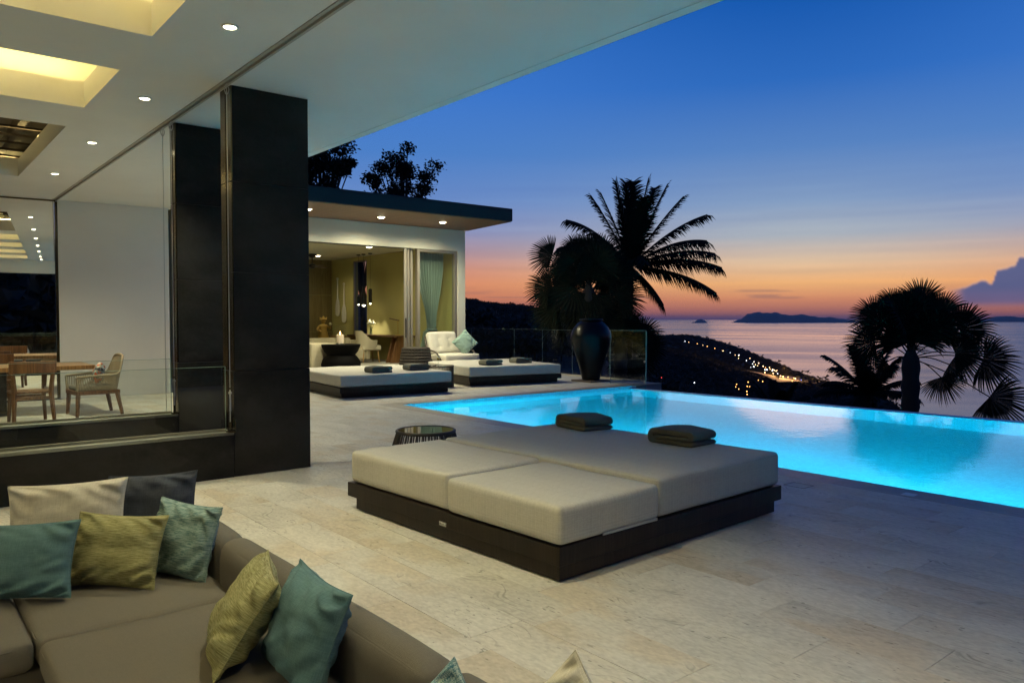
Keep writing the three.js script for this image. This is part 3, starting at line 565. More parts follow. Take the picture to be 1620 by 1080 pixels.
// ------------------------------------------------------------------ daybeds and towels
{
  const o = thing('daybed', 'large square daybed in the foreground, dark frame and split pale mattress', 'daybed', [2.93, 0, -3.155], 2.5 * R);
  part('frame', bx(0, 0.095, -2.36, 2.446, 0.205, 0, 0.004), espresso, o);
  part('plinth', bx(0.008, 0.012, -2.24, 2.355, 0.094, -0.008, 0.003), espresso, o);
  part('mattress', softBox(-0.012, 0.212, -1.058, 0.900, 0.441, 0.014, 0.040, 0.005, 31, 30), linen, o);
  part('mattress', softBox(0.008, 0.210, -2.33, 0.896, 0.457, -1.076, 0.040, 0.006, 32, 30), linen, o);
  part('mattress', softBox(0.920, 0.210, -2.33, 2.435, 0.463, -0.012, 0.036, 0.006, 33, 34), linen, o);
  part('slat_base', bx(0.04, 0.2055, -2.3, 2.4, 0.212, -0.05, 0), black, o);
  part('cover_flap', bx(0.35, 0.212, 0.0105, 0.87, 0.23, 0.018, 0.003), linen, o);
  part('name_plate', [bx(-0.006, 0.108, -1.135, 0.0005, 0.121, -1.06, 0.001), bx(-0.006, 0.123, -1.135, 0.0005, 0.136, -1.06, 0.001)], steel, o);
}
function daybedSmall(label, pos, turn) {
  const o = thing('daybed', label, 'daybed', pos, turn);
  part('frame', bx(-1.19, 0.10, -2.72, 1.19, 0.205, 0, 0.004), espresso, o);
  part('plinth', bx(-1.13, 0.012, -2.62, 1.13, 0.099, -0.09, 0.003), espresso, o);
  part('mattress', softBox(-1.18, 0.208, -2.7, 1.18, 0.432, -0.006, 0.035, 0.009, 41, 26), linen, o);
  return o;
}
daybedSmall('left daybed by the pavilion, beside the black pillar', [7.71, 0, -12.88], -0.10);
daybedSmall('right daybed by the pavilion, nearest the pool corner', [11.06, 0, -13.34], -0.19);
// one folded towel: a block of folded layers, the folds open on the long side
function towelGeo() {
  const q = new THREE.Shape(), L = 0.225, H = 0.122;
  // outline with the slit between the layers running in from the left end
  q.moveTo(-L + 0.03, 0); q.lineTo(L - 0.055, 0); q.bezierCurveTo(L - 0.01, 0, L, 0.02, L, 0.055); q.bezierCurveTo(L, 0.095, L - 0.02, H, L - 0.06, H);
  q.lineTo(0.02, H + 0.006); q.lineTo(-L + 0.05, H); q.bezierCurveTo(-L + 0.01, H - 0.003, -L - 0.004, 0.095, -L, 0.078); q.bezierCurveTo(-L + 0.002, 0.056, -L + 0.02, 0.046, -L + 0.035, 0.045);
  q.lineTo(0.0, 0.043); q.lineTo(L - 0.09, 0.041); q.lineTo(L - 0.086, 0.037); q.lineTo(0, 0.038); q.lineTo(-L + 0.03, 0.039); q.bezierCurveTo(-L + 0.006, 0.036, -L, 0.024, -L + 0.002, 0.018); q.bezierCurveTo(-L + 0.006, 0.004, -L + 0.02, 0, -L + 0.03, 0);
  const slit = new THREE.Path(); slit.moveTo(-L + 0.05, 0.078); slit.lineTo(0, 0.081); slit.lineTo(L - 0.085, 0.079); slit.bezierCurveTo(L - 0.05, 0.076, L - 0.05, 0.062, L - 0.07, 0.06); slit.bezierCurveTo(L - 0.06, 0.066, L - 0.06, 0.072, L - 0.085, 0.0755); slit.lineTo(0, 0.077); slit.lineTo(-L + 0.05, 0.0745); slit.closePath(); q.holes.push(slit);
  const g = new THREE.ExtrudeGeometry(q, { depth: 0.31, steps: 8, bevelEnabled: true, bevelThickness: 0.014, bevelSize: 0.009, bevelOffset: -0.009, bevelSegments: 4, curveSegments: 10 }).translate(0, 0, -0.155);
  const p = g.attributes.position; for (let i = 0; i < p.count; i++) { const x = p.getX(i), y = p.getY(i), z = p.getZ(i), k = clamp(y / H); p.setXYZ(i, x + 0.008 * Math.sin(z * 16) * k, y + k * 0.005 * Math.sin(x * 13 + z * 9), z + 0.004 * Math.sin(x * 21)); }
  return toCreasedNormals(g, 0.6);
}
{
  const g = towelGeo(); let first;
  for (const [x, y, z, turn, label] of [[5.11, 0.466, -4.02, Math.PI / 2 + 0.05, 'dark folded towel on the large daybed, the right one by the pool'], [5.10, 0.466, -5.16, Math.PI / 2 + 0.12, 'dark folded towel on the large daybed, the left one'],
    [7.50, 0.436, -13.30, 0.02, 'left dark folded towel on the left pavilion daybed'], [8.46, 0.436, -13.46, 0.12, 'right dark folded towel on the left pavilion daybed'], [10.68, 0.436, -13.82, 0.1, 'left dark folded towel on the right pavilion daybed'], [11.72, 0.436, -14.0, 0.16, 'right dark folded towel on the right pavilion daybed']]) {
    if (!first) { first = thing('folded_towel', label, 'towel', [x, y, z], turn, 'dark towels laid on the daybeds'); part('cloth', g, towelCloth, first); }
    else copyOf(first, label, [x, y, z], turn);
  }
}

// ------------------------------------------------------------------ woven side tables
function wovenTable(label, [x, y, z], r0, r1, h, top) {
  const o = thing('side_table', label, 'side table', [x, y, z]), n = 64, cords = [];
  part('top_ring', new THREE.TorusGeometry(r0, 0.016, 10, 56).rotateX(Math.PI / 2).translate(0, h - 0.012, 0), rattan, o);
  part('base_ring', new THREE.TorusGeometry(r1, 0.014, 10, 56).rotateX(Math.PI / 2).translate(0, 0.016, 0), rattan, o);
  for (let i = 0; i < n; i++) { const a = (i / n) * 2 * Math.PI, b = a + (i & 1 ? 0.03 : -0.03); cords.push(bar([Math.cos(a) * r0, h - 0.015, Math.sin(a) * r0], [Math.cos(b) * r1, 0.016, Math.sin(b) * r1], 0.0065, 6)); }
  part('woven_cords', cords, rattan, o).userData.kind = 'stuff';
  part('glass_top', new THREE.CylinderGeometry(r0 - 0.012, r0 - 0.012, 0.008, 48).translate(0, h - 0.006, 0), top, o);
  return o;
}
const smokedGlass = mat([0.012, 0.014, 0.016], 0.03, { specularIntensity: 1, ior: 1.6 });
wovenTable('round woven rope side table with a glass top behind the large daybed', [4.02, 0, -6.22], 0.275, 0.40, 0.43, smokedGlass);
wovenTable('dark woven side table with a wine glass between the two pavilion daybeds', [9.38, 0, -13.95], 0.30, 0.30, 0.47, smokedGlass);
{
  const o = thing('wine_glass', 'wine glass on the dark woven table between the pavilion daybeds', 'glass', [9.36, 0.471, -13.98]);
  part('bowl', lathe([[0.004, 0.10], [0.022, 0.115], [0.036, 0.15], [0.037, 0.18], [0.030, 0.235]], 28), mat([0.95, 0.97, 0.95], 0, { transmission: 1, thickness: 0, side: THREE.DoubleSide }), o);
  part('stem', cyl(0.0035, 0.0035, 0.10, 10, 0, 0.004, 0), glassEdge, o);
  part('foot', lathe([[0.0, 0.006], [0.01, 0.005], [0.034, 0.001], [0.034, 0]], 28), glassEdge, o);
  part('wine', lathe([[0, 0.105], [0.021, 0.118], [0.034, 0.15], [0.0345, 0.17], [0, 0.17]], 24), mat([0.75, 0.62, 0.22], 0.05, { transmission: 0.7, thickness: 0 }), o);
}
{
  const o = thing('floor_hatch', 'small square stone hatch in the terrace beside the pool edge', 'hatch', [6.34, 0, -3.68]);
  part('frame', [bx(-0.085, -0.002, -0.1, 0.085, 0.002, -0.096, 0), bx(-0.085, -0.002, 0.096, 0.085, 0.002, 0.1, 0), bx(-0.085, -0.002, -0.0955, -0.081, 0.002, 0.0955, 0), bx(0.081, -0.002, -0.0955, 0.085, 0.002, 0.0955, 0)], mat([0.12, 0.11, 0.10], 0.6), o);
  const s = thing('deck_drain', 'small steel drain plate set in the pool coping', 'drain', [6.73, 0, -2.885]);
  part('plate', bx(-0.05, -0.001, -0.05, 0.05, 0.0045, 0.05, 0.002), steel, s);
}

// ------------------------------------------------------------------ dining table and chairs behind the low walls
{
  const o = thing('dining_table', 'long wooden slab dining table by the white partition wall', 'dining table', [0.4, 0, -14.25]);
  const s = [0, 1, 2, 3].map((i) => [-13.72 - i * 0.285, -13.72 - (i + 1) * 0.285]);
  s.forEach(([a, b], i) => partW('board', bx(-2.2, 0.685, b + 0.002, 2.62 - (i % 2) * 0.012, 0.752, a - 0.002, 0.006), slabWood, o));
  for (const x of [-1.7, 1.05]) partW('leg', [bx(x, 0.004, -14.65, x + 0.42, 0.06, -13.95, 0.005), bx(x + 0.02, 0.061, -14.6, x + 0.18, 0.684, -14.0, 0.005), bx(x + 0.26, 0.061, -14.6, x + 0.40, 0.684, -14.0, 0.005)], mat([0.02, 0.018, 0.016], 0.5), o);
  partW('runner', bx(-1.3, 0.33, -14.4, 1.1, 0.42, -14.2, 0.004), darkTeak, o);
}
function ropeChair(label, pos, turn) {           // faces local +z
  const o = thing('armchair', label, 'chair', pos, turn);
  for (const [x, z, dx, dz] of [[-0.27, 0.27, -0.02, 0.02], [0.27, 0.27, 0.02, 0.02], [-0.27, -0.27, -0.02, -0.07], [0.27, -0.27, 0.02, -0.07]]) part('leg', leg([x + dx, 0, z + dz], [x, 0.37, z], 0.036, 0.05), teak, o);
  part('seat_frame', [bx(-0.31, 0.33, -0.31, 0.31, 0.39, -0.27, 0.005), bx(-0.31, 0.33, 0.27, 0.31, 0.39, 0.31, 0.005), bx(-0.31, 0.33, -0.269, -0.27, 0.39, 0.269, 0.005), bx(0.27, 0.33, -0.269, 0.31, 0.39, 0.269, 0.005)], teak, o);
  part('seat_cushion', softBox(-0.27, 0.385, -0.27, 0.27, 0.46, 0.28, 0.03, 0.008, 61, 12), taupe, o);
  const rail = [[-0.32, 0.60, 0.30], [-0.33, 0.62, 0], [-0.31, 0.635, -0.27], [-0.27, 0.76, -0.34], [-0.2, 0.90, -0.38], [0, 0.925, -0.40], [0.2, 0.90, -0.38], [0.27, 0.76, -0.34], [0.31, 0.635, -0.27], [0.33, 0.62, 0], [0.32, 0.60, 0.30]];
  const c = new THREE.CatmullRomCurve3(rail.map((p) => new V3(...p)), false, 'catmullrom', 0.4);
  part('arm_rail', [new THREE.TubeGeometry(c, 80, 0.018, 8), bar([-0.32, 0.6, 0.30], [-0.29, 0.36, 0.29], 0.016, 8), bar([0.32, 0.6, 0.30], [0.29, 0.36, 0.29], 0.016, 8)], rope, o);
  const low = new THREE.CatmullRomCurve3([[-0.30, 0.40, 0.29], [-0.305, 0.40, 0], [-0.295, 0.40, -0.24], [-0.15, 0.42, -0.31], [0, 0.42, -0.315], [0.15, 0.42, -0.31], [0.295, 0.40, -0.24], [0.305, 0.40, 0], [0.30, 0.40, 0.29]].map((p) => new V3(...p)));
  const cords = []; for (let i = 0; i <= 84; i++) { const a = c.getPointAt(i / 84), b = low.getPointAt(i / 84); cords.push(bar(a.toArray(), b.toArray(), 0.0065, 5)); }
  part('rope_weave', cords, rope, o).userData.kind = 'stuff';
  return o;
}
function woodChair(label, pos, turn) {           // faces local +z
  const o = thing('dining_chair', label, 'chair', pos, turn);
  for (const s of [-1, 1]) { part('leg', leg([s * 0.23, 0, 0.22], [s * 0.21, 0.43, 0.20], 0.03, 0.042), teak, o); part('leg', [leg([s * 0.25, 0, -0.29], [s * 0.225, 0.45, -0.21], 0.034, 0.05), leg([s * 0.225, 0.45, -0.21], [s * 0.25, 0.80, -0.26], 0.05, 0.034)], teak, o); }
  part('seat', softBox(-0.25, 0.425, -0.22, 0.25, 0.462, 0.25, 0.018, -0.008, 63, 12), teak, o);
  part('rail', [bx(-0.2, 0.34, -0.225, 0.2, 0.385, -0.20, 0.004), bx(-0.2, 0.34, 0.185, 0.2, 0.385, 0.21, 0.004)], teak, o);
  const top = []; for (const [y, th] of [[0.73, 0.15]]) { const s = new THREE.Shape(), n = 16; for (let i = 0; i <= n; i++) { const x = lerp(-0.285, 0.285, i / n); s[i ? 'lineTo' : 'moveTo'](x, 0.255 + 0.05 * (1 - (x / 0.285) ** 2)); } for (let i = n; i >= 0; i--) { const x = lerp(-0.285, 0.285, i / n); s.lineTo(x, 0.228 + 0.05 * (1 - (x / 0.285) ** 2)); } top.push(boxUV(new THREE.ExtrudeGeometry(s, { depth: th, bevelEnabled: true, bevelSize: 0.006, bevelThickness: 0.006, bevelSegments: 2 }).rotateX(-Math.PI / 2).translate(0, y, 0))); }
  part('top_rail', top, teak, o); return o;
}
ropeChair('woven rope armchair at the right end of the dining table', [2.52, 0, -13.42], -Math.PI / 2 + 0.06);
woodChair('wooden dining chair seen from behind on the near side of the table', [1.62, 0, -12.95], Math.PI + 0.05);
woodChair('second wooden dining chair on the near side of the table, at the left frame edge', [0.55, 0, -13.0], Math.PI);
woodChair('wooden dining chair on the far side of the table', [1.45, 0, -15.42], 0.03);
woodChair('second wooden dining chair on the far side of the table, left', [0.45, 0, -15.4], 0);
{
  const leafPrint = fabric(tex(256, 256, (u, v) => { const a = fbm(u, v, 5, 5, 3, 70), b = fbm(u, v, 6, 6, 3, 75), c = fbm(u, v, 7, 7, 3, 78); return a > 0.6 ? [0.5, 0.09, 0.03] : b > 0.58 ? [0.55, 0.52, 0.46] : c > 0.56 ? [0.05, 0.05, 0.06] : [0.22, 0.25, 0.26]; }, { size: [0.3, 0.3] }));
  pillow('floral patterned pillow on the rope armchair', leafPrint, [0.42, 0.34, 0.14], [2.60, 0.64, -13.42], [-0.1, 0, 1], [0.28, 0.95, 0.0], 12);
}

// ------------------------------------------------------------------ pavilion across the terrace
{
  const F = 0.2, ZF = -17, ZB = -24.6, XR = 12.08, H = 3.863;
  const p = thing('pavilion', 'low flat roofed pavilion with an open glazed room across the terrace', 'building', [9, 0, -20]);
  partW('floor', [bx(4.8, -0.3, ZB - 0.2, 12.27, F, ZF + 0.03, 0.004)], STONE[2], p);
  partW('header_wall', bx(4.8, 3.30, ZF - 0.22, 12.272, H - 0.002, ZF, 0.004), villaPaint, p);
  partW('corner_wall', bx(12.025, F + 0.002, ZF - 0.22, 12.272, 3.298, ZF, 0.004), villaPaint, p);
  const side = partW('side_wall', [bx(XR, F + 0.002, -22.13, 12.268, H - 0.002, ZF - 0.222, 0), bx(XR, F + 0.002, ZB, 12.268, H - 0.002, -23.08, 0), bx(XR, F + 0.002, -23.079, 12.268, 0.92, -22.131, 0), bx(XR, 3.38, -23.079, 12.268, H - 0.002, -22.131, 0)], olivePaint, p);
  partW('back_wall', bx(4.8, F + 0.002, ZB - 0.2, 12.26, H, ZB - 0.04, 0), olivePaint, p);
  partW('left_wall', bx(4.8, F + 0.002, ZB - 0.03, 4.98, H - 0.004, ZF - 0.23, 0), olivePaint, p);
  partW('room_ceiling', bx(4.985, 3.49, ZB - 0.03, XR - 0.002, 3.56, ZF - 0.223, 0), mat([0.60, 0.57, 0.42], 0.7, { map: plasterTone }), p);
  const panelWood = mat(1, 0.5, { map: wood([0.13, 0.095, 0.03], [0.21, 0.16, 0.06], 63, [0.5, 1.8]) });
  for (let i = 0; i < 8; i++) for (const [a, b] of [[F + 0.01, 1.02], [1.03, 2.28], [2.29, 3.485]]) partW('wall_panel', bx(12.06 - (i + 1) * 0.88 + 0.008, a, ZB - 0.038, 12.06 - i * 0.88, b, ZB, 0.004), panelWood, p);
  // window of the side wall
  const w = partW('window', [bx(12.10, 0.921, -22.19, 12.16, 3.379, -22.135, 0.003), bx(12.10, 0.921, -23.075, 12.16, 3.379, -23.02, 0.003), bx(12.10, 0.921, -23.019, 12.16, 0.97, -22.191, 0.003), bx(12.10, 3.33, -23.019, 12.16, 3.379, -22.191, 0.003)], alu, p);
  part('pane', new THREE.PlaneGeometry(0.83, 2.36).rotateY(-Math.PI / 2).translate(12.13 - 9, 2.15, -22.605 + 20), tintGlass, w);
  // fixed front window
  const fw = partW('window', [bx(10.76, F + 0.003, ZF - 0.14, 10.84, 3.297, ZF - 0.02, 0.004), bx(11.93, F + 0.003, ZF - 0.14, 12.022, 3.297, ZF - 0.02, 0.004), bx(10.841, 3.225, ZF - 0.14, 11.929, 3.297, ZF - 0.02, 0.004), bx(10.841, F + 0.003, ZF - 0.14, 11.929, F + 0.06, ZF - 0.02, 0.004)], alu, p);
  part('pane', new THREE.PlaneGeometry(1.08, 3.0).translate(11.385 - 9, 1.75, ZF - 0.08 + 20), tintGlass, fw);
  // sliding doors pushed together
  for (const [x, z] of [[10.37, -0.03], [10.49, -0.085], [10.62, -0.14]]) {
    const d = partW('sliding_door', [bx(x, F + 0.01, ZF + z - 0.045, x + 0.075, 3.296, ZF + z, 0.004)], alu, p);
    if (x < 10.4) part('handle', bx(x - 9 + 0.02, 1.0, ZF + z + 20.001, x - 9 + 0.05, 1.5, ZF + z + 20.016, 0.004), black, d);
  }
  partW('door_track', bx(5, 3.285, ZF - 0.2, 10.36, 3.2985, ZF - 0.02, 0), black, p);
  // roof
  const poly = (z) => 12.04 + 0.141 * (-14.71 - z), s = new THREE.Shape([[4.6, -14.71], [poly(-14.71), -14.71], [poly(-25.2), -25.2], [4.6, -25.2]].map(([x, z]) => new THREE.Vector2(x, -z)));
  const teal = mat([0.012, 0.024, 0.028], 0.5, { map: plasterTone, specularIntensity: 0.5 });
  const roof = partW('roof', boxUV(new THREE.ExtrudeGeometry(s, { depth: 0.29, bevelEnabled: true, bevelSize: 0.008, bevelThickness: 0.008, bevelSegments: 1 }).rotateX(-Math.PI / 2).translate(0, 3.888, 0)), teal, p);
  for (let k = 0; k < 23; k++) { const z1 = -14.73 - k * 0.0985, z0 = z1 - 0.0925; part('soffit_plank', bx(4.6 - 9, H, z0 + 20, poly(z1) - 0.012 - 9, 3.879, z1 + 20, 0.003), plankWood, roof); }
  // lamps under the eaves and in the room
  let first; const D = (x, y, z, label, group, k) => {
    if (!first) { first = thing('pavilion_downlight', label, 'downlight', [x, y, z], 0, group); part('trim_ring', new THREE.TorusGeometry(0.092, 0.010, 8, 28).rotateX(Math.PI / 2).translate(0, -0.004, 0), steel, first); part('lens', new THREE.SphereGeometry(0.085, 24, 12).scale(1, 0.4, 1).translate(0, -0.002, 0), glow(WARM, 16), first); }
    else { const c = copyOf(first, label, [x, y, z]); c.userData.group = group; }
    spot(WARM, k, [x, y - 0.03, z], [x, 0, z], H === y ? 1.42 : 1.3);
  };
  D(7.17, H, -15.73, 'eaves downlight at the edge of the near black pillar', 'downlights under the pavilion eaves', LAMP.villaSoffit);
  D(9.07, H, -15.91, 'middle eaves downlight of the pavilion', 'downlights under the pavilion eaves', LAMP.villaSoffit);
  D(10.72, H, -15.79, 'right eaves downlight, above the sliding doors', 'downlights under the pavilion eaves', LAMP.villaSoffit);
  D(10.54, 3.49, -19.17, 'downlight in the pavilion room ceiling, nearer the open front', 'downlights inside the pavilion room', LAMP.villaRoom);
  D(10.75, 3.49, -22.9, 'downlight in the pavilion room ceiling, beside the fan', 'downlights inside the pavilion room', LAMP.villaRoom);
  D(7.6, 3.49, -19.2, 'downlight in the pavilion room ceiling hidden behind the pillar', 'downlights inside the pavilion room', LAMP.villaRoom);
  // curtain gathered by a tie
  const curtain = (name, x0, x1, tieX, z, label, m) => {
    const nx = 90, ny = 40, pos = [], idx = [], uv = [];
    for (let j = 0; j <= ny; j++) for (let i = 0; i <= nx; i++) {
      const y = lerp(F + 0.02, 3.24, j / ny), k = y > 1.2 ? sstep(1.2, 3.0, y) : 1 - sstep(0.5, 1.2, y) * 1, f = lerp(0.30, 1, y > 1.2 ? k : 0.35 + 0.3 * k), u = i / nx;
      const X = lerp(x0, x1, u), cx = lerp(tieX, X, f), amp = 0.035 + 0.01 * Math.sin(u * 9);
      pos.push(cx, y, z + amp * Math.sin(u * 62 + Math.sin(u * 17) * 0.8) + 0.02 * Math.sin(u * 140) * (1 - f)); uv.push(u, y);
    }
    for (let j = 0; j < ny; j++) for (let i = 0; i < nx; i++) { const a = j * (nx + 1) + i; idx.push(a, a + 1, a + nx + 1, a + 1, a + nx + 2, a + nx + 1); }
    const g = new THREE.BufferGeometry(); g.setAttribute('position', new THREE.Float32BufferAttribute(pos, 3)); g.setAttribute('uv', new THREE.Float32BufferAttribute(uv, 2)); g.setIndex(idx); g.computeVertexNormals();
    const o = thing('curtain', label, 'curtain', [tieX, F, z]); partW('drape', g, m, o); partW('tie_band', bx(tieX - 0.16, 1.17, z - 0.05, tieX + 0.14, 1.22, z + 0.06, 0.01), m, o); return o;
  };
  curtain('curtain', 10.95, 11.86, 11.46, -17.42, 'pale green sheer curtain tied back behind the pavilion front window', mat([0.34, 0.42, 0.36], 0.9, { transmission: 0.35, thickness: 0, side: THREE.DoubleSide }));
}
// things in the pavilion room
{
  const F = 0.2;
  // hourglass table and hurricane candle
  const s = thing('hourglass_table', 'black hourglass shaped drum table holding a candle in front of the pavilion', 'side table', [9.02, F, -17.9]);
  part('drum', lathe([[0, 0], [0.44, 0], [0.485, 0.05], [0.495, 0.13], [0.47, 0.23], [0.40, 0.325], [0.365, 0.355], [0.36, 0.37], [0.37, 0.385], [0.42, 0.44], [0.47, 0.55], [0.49, 0.61], [0.49, 0.628], [0.48, 0.632], [0, 0.632]], 56), mat(0.004, 0.6, { specularIntensity: 0.06 }), s);
  const c = thing('hurricane_candle', 'lit candle in a clear glass hurricane shade on the black drum table', 'candle', [9.0, F + 0.635, -17.9]);
  part('shade', lathe([[0.10, 0.02], [0.145, 0.06], [0.15, 0.2], [0.15, 0.48]], 40), mat([0.95, 0.96, 0.95], 0, { transmission: 1, thickness: 0, side: THREE.DoubleSide }), c);
  part('base', lathe([[0, 0], [0.11, 0], [0.105, 0.02], [0, 0.022]], 32), steel, c);
  const wax = part('candle', lathe([[0, 0.024], [0.088, 0.024], [0.09, 0.04], [0.09, 0.235], [0.084, 0.245], [0.03, 0.232], [0, 0.23]], 32), mat([0.75, 0.62, 0.48], 0.6), c);
  part('wick', cyl(0.003, 0.003, 0.03, 6, 0, 0.23, 0), black, wax);
  part('flame', lathe([[0, 0.245], [0.014, 0.262], [0.016, 0.277], [0.008, 0.305], [0, 0.335]], 16), glow(new THREE.Color().setRGB(1, 0.55, 0.18), 26), c);
  const pl = new THREE.PointLight(new THREE.Color().setRGB(1, 0.55, 0.2), 0.35, 0, 2); pl.name = 'candle_light'; pl.position.set(9.0, F + 0.635 + 0.285, -17.9); pl.castShadow = true; pl.shadow.radius = 0.5; scene.add(pl);
  // sofa
  const roomSofa = fabric(cloth([0.40, 0.36, 0.25], [0.55, 0.50, 0.36], { n: 110, slub: 0.3, seed: 33 }));
  const so = thing('room_sofa', 'pale upholstered sofa inside the pavilion behind the drum table', 'sofa', [9.2, F, -20]);
  partW('back', softBox(7.0, 0.32, -21.15, 10.86, 0.91, -20.88, 0.05, 0.01, 71, 12), roomSofa, so);
  partW('seat', softBox(7.0, 0.30, -20.875, 10.86, 0.62, -19.95, 0.05, 0.012, 72, 12), roomSofa, so);
  partW('arm', softBox(8.37, 0.23, -19.94, 9.1, 0.845, -18.25, 0.04, 0.01, 73, 12), roomSofa, so);
  partW('arm', softBox(10.865, 0.3, -21.1, 11.0, 0.84, -19.95, 0.04, 0.006, 74, 8), roomSofa, so);
  // carved figure
  const st = thing('carved_figure', 'gilded carved standing figure against the pavilion back wall', 'statue', [11.45, F, -24.0]);
  const gold = mat([0.42, 0.27, 0.06], 0.55, { metalness: 0.3 });
  part('plinth', [bx(-0.24, 0, -0.2, 0.24, 0.56, 0.2, 0.01)], darkTeak, st);
  part('figure', [lathe([[0, 0.56], [0.17, 0.56], [0.19, 0.6], [0.15, 0.8], [0.12, 0.9], [0.135, 0.98], [0.16, 1.05], [0.10, 1.09], [0.04, 1.1], [0.045, 1.13], [0.075, 1.16], [0.08, 1.2], [0.05, 1.245], [0.11, 1.25], [0.12, 1.27], [0.05, 1.29], [0.03, 1.34], [0, 1.38]], 28), tube([[-0.15, 1.04, 0], [-0.21, 0.93, 0.02], [-0.14, 0.84, 0.11]], 0.034, 14, 8), tube([[0.15, 1.04, 0], [0.22, 0.95, 0.03], [0.19, 1.05, 0.13]], 0.034, 14, 8), new THREE.ConeGeometry(0.05, 0.11, 12).rotateZ(0.6).translate(-0.11, 1.3, 0), new THREE.ConeGeometry(0.05, 0.11, 12).rotateZ(-0.6).translate(0.11, 1.3, 0)], gold, st);
  part('flower', new THREE.IcosahedronGeometry(0.05, 1).translate(0.19, 1.1, 0.14), mat([0.7, 0.66, 0.4], 0.7), st);
  // two oars on the wall
  const oarWood = mat(1, 0.6, { map: wood([0.55, 0.52, 0.42], [0.72, 0.68, 0.58], 65) });
  for (const [z, y0, y1, label] of [[-24.14, 1.57, 2.88, 'left taller decorative oar on the olive pavilion wall'], [-23.67, 1.35, 2.69, 'right lower decorative oar on the olive pavilion wall']]) {
    const o = thing('wall_oar', label, 'oar', [12.05, y0, z]), L = y1 - y0; o.scale.set(1.3, 1, 1.8);
    part('shaft', bar([0, L * 0.42, 0], [0, L - 0.06, 0], 0.02, 10, 0.017), oarWood, o);
    part('grip', new THREE.SphereGeometry(0.03, 12, 8).scale(1, 1.6, 1).translate(0, L - 0.045, 0), oarWood, o);
    part('blade', (() => { const q = new THREE.Shape(); q.moveTo(-0.02, L * 0.46); q.bezierCurveTo(-0.05, L * 0.38, -0.085, L * 0.3, -0.08, L * 0.12); q.bezierCurveTo(-0.078, L * 0.03, -0.05, 0, 0, 0); q.bezierCurveTo(0.05, 0, 0.078, L * 0.03, 0.08, L * 0.12); q.bezierCurveTo(0.085, L * 0.3, 0.05, L * 0.38, 0.02, L * 0.46); return new THREE.ExtrudeGeometry(q, { depth: 0.012, bevelEnabled: true, bevelSize: 0.005, bevelThickness: 0.005, bevelSegments: 2 }).translate(0, 0, -0.006).rotateY(Math.PI / 2); })(), oarWood, o);
  }
  // desk
  const d = thing('desk', 'wooden desk along the right wall of the pavilion room', 'desk', [11.7, F, -20.6]);
  partW('desk_top', bx(11.32, 0.945, -22.05, 12.07, 0.988, -19.15, 0.005), darkTeak, d);
  partW('end_panel', bx(11.34, F + 0.004, -22.04, 12.06, 0.943, -21.98, 0.004), mat(1, 0.45, { map: wood([0.30, 0.17, 0.05], [0.45, 0.28, 0.10], 67) }), d);
  for (const z of [-19.3, -19.55]) { const q = new THREE.Shape([[11.28, F + 0.004], [12.0, F + 0.004], [11.86, 0.943], [11.5, 0.943]].map(([x, y]) => new THREE.Vector2(x, y))); partW('trestle', boxUV(new THREE.ExtrudeGeometry(q, { depth: 0.05, bevelEnabled: true, bevelSize: 0.004, bevelThickness: 0.004, bevelSegments: 1 }).translate(0, 0, z - 0.025)), teak, d); }
  partW('sideboard', bx(11.25, F + 0.004, -23.05, 12.06, 0.93, -22.10, 0.006), mat(1, 0.45, { map: wood([0.30, 0.17, 0.05], [0.45, 0.28, 0.10], 68) }), d);
  // tub chair at the desk
  const ch = thing('tub_chair', 'cream upholstered tub chair with wooden legs at the pavilion desk', 'chair', [11.0, F, -20.15], Math.PI / 2 - 0.1);   // faces local +z
  const shell = (() => { const pos = [], idx = [], n = 40, hs = 6; for (let i = 0; i <= n; i++) { const a = lerp(-2.25, 2.25, i / n), e = Math.abs(a), top = lerp(0.93, 0.66, sstep(0.5, 1.7, e)); for (const [k, r] of [[0, 0.30], [1, 0.335]]) for (let j = 0; j <= hs; j++) { const y = lerp(0.40, top, j / hs), f = 1 + 0.16 * (y - 0.40) * (e < 1.3 ? 1 : 0.3); pos.push(Math.sin(a) * r * f, y, -Math.cos(a) * r * f * 0.95); } } const S = 2 * (hs + 1); for (let i = 0; i < n; i++) { for (let j = 0; j < hs; j++) { const a = i * S + j, b = a + S; idx.push(a, a + 1, b, b, a + 1, b + 1); const c = i * S + hs + 1 + j, q = c + S; idx.push(c, q, c + 1, q, q + 1, c + 1); } const t = i * S + hs, u = i * S + 2 * hs + 1; idx.push(t, u, t + S, u, u + S, t + S); } for (const i of [0, n]) for (let j = 0; j < hs; j++) { const a = i * S + j, c = i * S + hs + 1 + j; i ? idx.push(a, a + 1, c, c, a + 1, c + 1) : idx.push(a, c, a + 1, c, c + 1, a + 1); } const g = new THREE.BufferGeometry(); g.setAttribute('position', new THREE.Float32BufferAttribute(pos, 3)); g.setIndex(idx); return toCreasedNormals(g, 0.9); })();
  const cream = fabric(cloth([0.46, 0.42, 0.30], [0.62, 0.57, 0.43], { n: 110, slub: 0.3, seed: 36 }));
  part('back_shell', shell, cream, ch); part('seat', softBox(-0.27, 0.36, -0.25, 0.27, 0.50, 0.33, 0.04, 0.012, 75, 12), cream, ch);
  for (const [x, z] of [[-0.2, 0.24], [0.2, 0.24], [-0.2, -0.2], [0.2, -0.2]]) part('leg', bar([x * 1.15, 0, z * 1.15], [x, 0.37, z], 0.014, 10, 0.022), mat([0.36, 0.22, 0.08], 0.5), ch);
  // flowers
  const fl = thing('flower_vase', 'white roses in a small glass vase on the pavilion desk', 'flowers', [11.62, 0.988, -21.05]);
